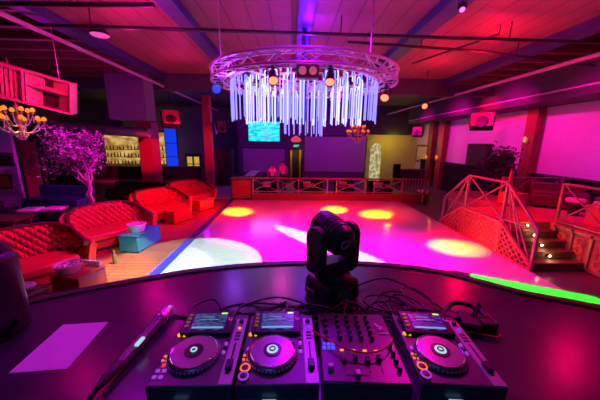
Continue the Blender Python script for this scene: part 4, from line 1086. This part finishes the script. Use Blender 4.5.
MB().tube([(.205, -.18, .02), (.225, -.06, .05), (.215, .08, .02), (.20, .14, .10)], .012, 8).build('cable_tail', 'rubber', t)

# ------------------------------------------------------------------ light
def spot(loc, tgt, col, power, ang, blend=.3, rad=.06, sc=None):
    l = bpy.data.lights.new('spot_beam', 'SPOT'); l.color = col; l.energy = power; l.spot_size = R(ang); l.spot_blend = blend; l.shadow_soft_size = rad
    o = bpy.data.objects.new('spot_beam', l); COL.objects.link(o); o.location = loc
    o.rotation_euler = (Vector(tgt)-Vector(loc)).to_track_quat('-Z', 'Y').to_euler()
    if sc: o.scale = sc
    return o
def point(loc, col, power, rad=.1):
    l = bpy.data.lights.new('point_glow', 'POINT'); l.color = col; l.energy = power; l.shadow_soft_size = rad
    o = bpy.data.objects.new('point_glow', l); COL.objects.link(o); o.location = loc; return o
MAG = (1, .0, .5); RED = (1, .0, .0); YEL = (1, .44, .0); BLUE = (.0, .02, 1); PUR = (.45, .0, 1)
zT = 3.85
# dance floor wash
spot((.9, 5.4, zT), (1.5, 6.1, 0), MAG, 2600, 78, .6)
spot((-.8, 6.2, zT), (.3, 8.0, 0), MAG, 2000, 62, .8)
spot((1.7, 6.0, zT), (3.4, 5.4, 0), (1, .0, .3), 1500, 70, .8)
spot((-.9, 6.6, zT), (-1.1, 8.1, 0), MAG, 1500, 46, .8)
spot((1.5, 7.4, zT), (2.4, 11.0, 0), RED, 1500, 70, .8)
spot((-1.0, 7.4, zT), (-1.6, 10.8, 0), RED, 1100, 60, .8)
# yellow pools
for p, e, an in (((-2.15, 10.45), 7500, 17), ((1.8, 10.85), 8500, 15.5), ((3.36, 10.2), 7500, 17), ((4.48, 6.75), 4500, 19.5)):
    s0 = Vector((RC[0], RC[1], zT)); d = Vector((p[0]-s0.x, p[1]-s0.y, 0)).normalized()*1.9
    spot(s0+d, (p[0], p[1], 0), YEL, e*1.1, an, 1.0, .02)
    spot(s0+d, (p[0], p[1], 0), RED, 1200, 38, .8, .02)
# white and greenish pools at the sofa side
spot((-2.0, 5.4, zT), (-3.0, 5.5, 0), (.52, .45, 1), 650, 36, .06, .02)
spot((-1.6, 5.6, zT), (-2.3, 5.7, 0), (.55, .95, .75), 1000, 48, .06, .02)
st = spot((.95, 6.95, zT), (.95, 6.95, 0), (.85, .85, 1), 1300, 11.5, .12, .02, (6, 1, 1)); st.rotation_euler = (0, 0, R(-49))
# sofa side
spot((-1.6, 8.2, zT), (-4.6, 9.8, .3), RED, 1700, 60, .8)
spot((-1.6, 6.6, zT), (-5.0, 6.4, .5), (1, .0, .3), 1200, 62, .8)
spot((-1.3, 5.0, zT), (-3.7, 5.5, .0), (1, .30, .0), 2600, 22, .8)
sb = spot((-2.87, 5.9, zT), (-2.87, 5.9, 0), (.0, .03, 1), 6000, 5, .6, .02, (1, 9, 1)); sb.rotation_euler = (0, 0, 0)
spot((-1.4, 6.4, zT), (-3.3, 8.0, 0), (1, .0, .6), 700, 18, .8)
spot((-2.4, 3.8, 4.0), (-3.98, 6.4, .25), (.0, .7, .75), 900, 10, .8)
spot((1.0, 6.6, zT), (-3.7, 6.9, .3), (.0, .05, 1), 2200, 8, .8)
spot((-2.5, 4.0, 4.2), (-3.9, 5.2, .4), (.45, 1, .0), 160, 12, .8)
point((-6.6, 7.6, 3.9), (.8, .0, .8), 40)
# stairs and platform
spot((2.0, 7.2, zT), (5.8, 7.2, .85), RED, 1700, 52, .7)
spot((4.78, 9.8, 4.0), (7.2, 7.2, .85), RED, 700, 56, .8)
spot((2.0, 5.4, zT), (3.3, 3.2, .8), (.0, 1, .02), 9000, 19, .15, .02)
for k in range(4): point((6.02, 5.56+.24*k, .27+.17*k), (1, .5, .15), 1.1, .03)
# right wall
for y, e in ((3.6, 260), (6.8, 330), (10.0, 480), (13.2, 480)): spot((6.7, y, 4.55), (9.5, y+.6, 2.9), (1, .0, .42), e, 110, 1.0)
spot((6.6, 11.4, 4.4), (9.5, 11.4, 3.8), (1, .0, .05), 700, 60, 1.0)
spot((6.6, 6.6, 4.4), (9.5, 6.4, 1.6), (.25, .0, 1), 260, 90, 1.0)
# ceiling
point((.3, 6.2, 4.75), (.18, .0, 1), 210)
point((.3, 3.6, 4.6), (.3, .0, 1), 45)
point((.3, 8.6, 4.6), (.3, .0, 1), 40)
point((4.6, 6.6, 4.6), (1, .0, .05), 95)
point((4.6, 9.0, 4.6), (1, .0, .04), 50)
point((4.8, 3.8, 4.5), (1, .0, .10), 60)
point((-3.4, 6.2, 4.6), (1, .0, .30), 40)
point((-3.2, 3.6, 4.5), (1, .0, .28), 22)
point((-3.4, 9.0, 4.6), (1, .0, .30), 22)
spot((-.8, 4.9, 4.6), (-1.5, 4.7, 5.3), (1, .0, .6), 110, 90, .5)
# added point lights without fixtures: tint the truss, glint on the counter
point((-2.6, 5.4, 4.7), (1, .0, .55), 26)
point((-1.2, 5.2, 3.88), (.3, .05, 1), 26)
point((-.2, 5.3, 3.84), (1, .05, .6), 30)
point((2.5, 4.4, 4.35), (1, .0, .35), 26)
point((.3, 3.6, 4.4), (1, .0, .7), 18)
# big speaker, tree, columns
spot((-1.9, 4.4, 4.1), (-5.6, 6.0, 3.8), (1, .0, .05), 1500, 30, .5)
spot((-1.9, 8.6, 4.3), (-7.0, 9.3, 2.2), (1, .0, .75), 2200, 30, .6)
spot((-2.6, 10.0, 3.9), (-8.0, 15.5, 2.2), (1, .0, .08), 2800, 20, .6)
spot((-2.0, 10.5, 4.2), (-4.8, 15.5, 2.4), (1, .0, .08), 700, 24, .6)
spot((-1.6, 9.5, 4.2), (-5.5, 12.9, 3.7), (1, .0, .06), 900, 12, .6)
# back of the room
point((-2.0, 16.8, 3.4), (.35, .0, 1), 60)
point((3.2, 16.8, 3.2), (.45, .0, 1), 90)
point((2.2, 14.6, 2.6), (1, .0, .4), 45)
spot((-.4, 9.0, 4.2), (-.8, 14.8, 1.3), (1, .0, .25), 1500, 10, .6)
spot((-1.0, 8.5, 4.2), (-2.4, 12.8, .6), RED, 500, 14, .6)
point((7.3, 19.2, 3.0), (1, .75, .0), 40)
spot((6.7, 16.5, 4.55), (9.5, 16.8, 2.9), (1, .0, .5), 260, 100, 1.0)
point((.35, 20.6, 2.1), (1, .5, .1), 14)
point((-11.2, 19.4, 3.1), (1, .55, .1), 20)
point((-5.6, 17.2, 3.4), (.25, .0, 1), 40)
point((-10.2, 9.6, 2.8), (.1, .1, .9), 8)
for y in (16.4, 17.8): point((8.9, y-.1, 2.1), (1, .25, .0), 2.5, .03)
point((-7.25, 7.6, 3.0), (1, .4, .05), 10)
# booth: added unseen cool fill on the decks, then counter beams
spot((-.3, .1, 3.1), (.1, .9, 1.9), (.03, .25, 1), 14, 70, .8, .04)
spot((.1, 3.4, 4.3), (-.1, 1.5, 1.8), (.35, .0, 1), 110, 60, .8)
spot((1.6, 3.2, 4.3), (.5, 1.2, 1.8), (1, .0, .5), 130, 56, .8)
spot((-1.8, 2.6, 4.3), (-.9, 1.1, 1.8), (.6, .0, .9), 80, 56, .8)

w = bpy.data.worlds.new('World'); S.world = w; w.use_nodes = True
w.node_tree.nodes['Background'].inputs['Color'].default_value = (.5, .0, .6, 1)
w.node_tree.nodes['Background'].inputs['Strength'].default_value = .012
vs = S.view_settings; vs.view_transform = 'Standard'; vs.look = 'None'; vs.exposure = 0; vs.gamma = 1; vs.use_curve_mapping = False
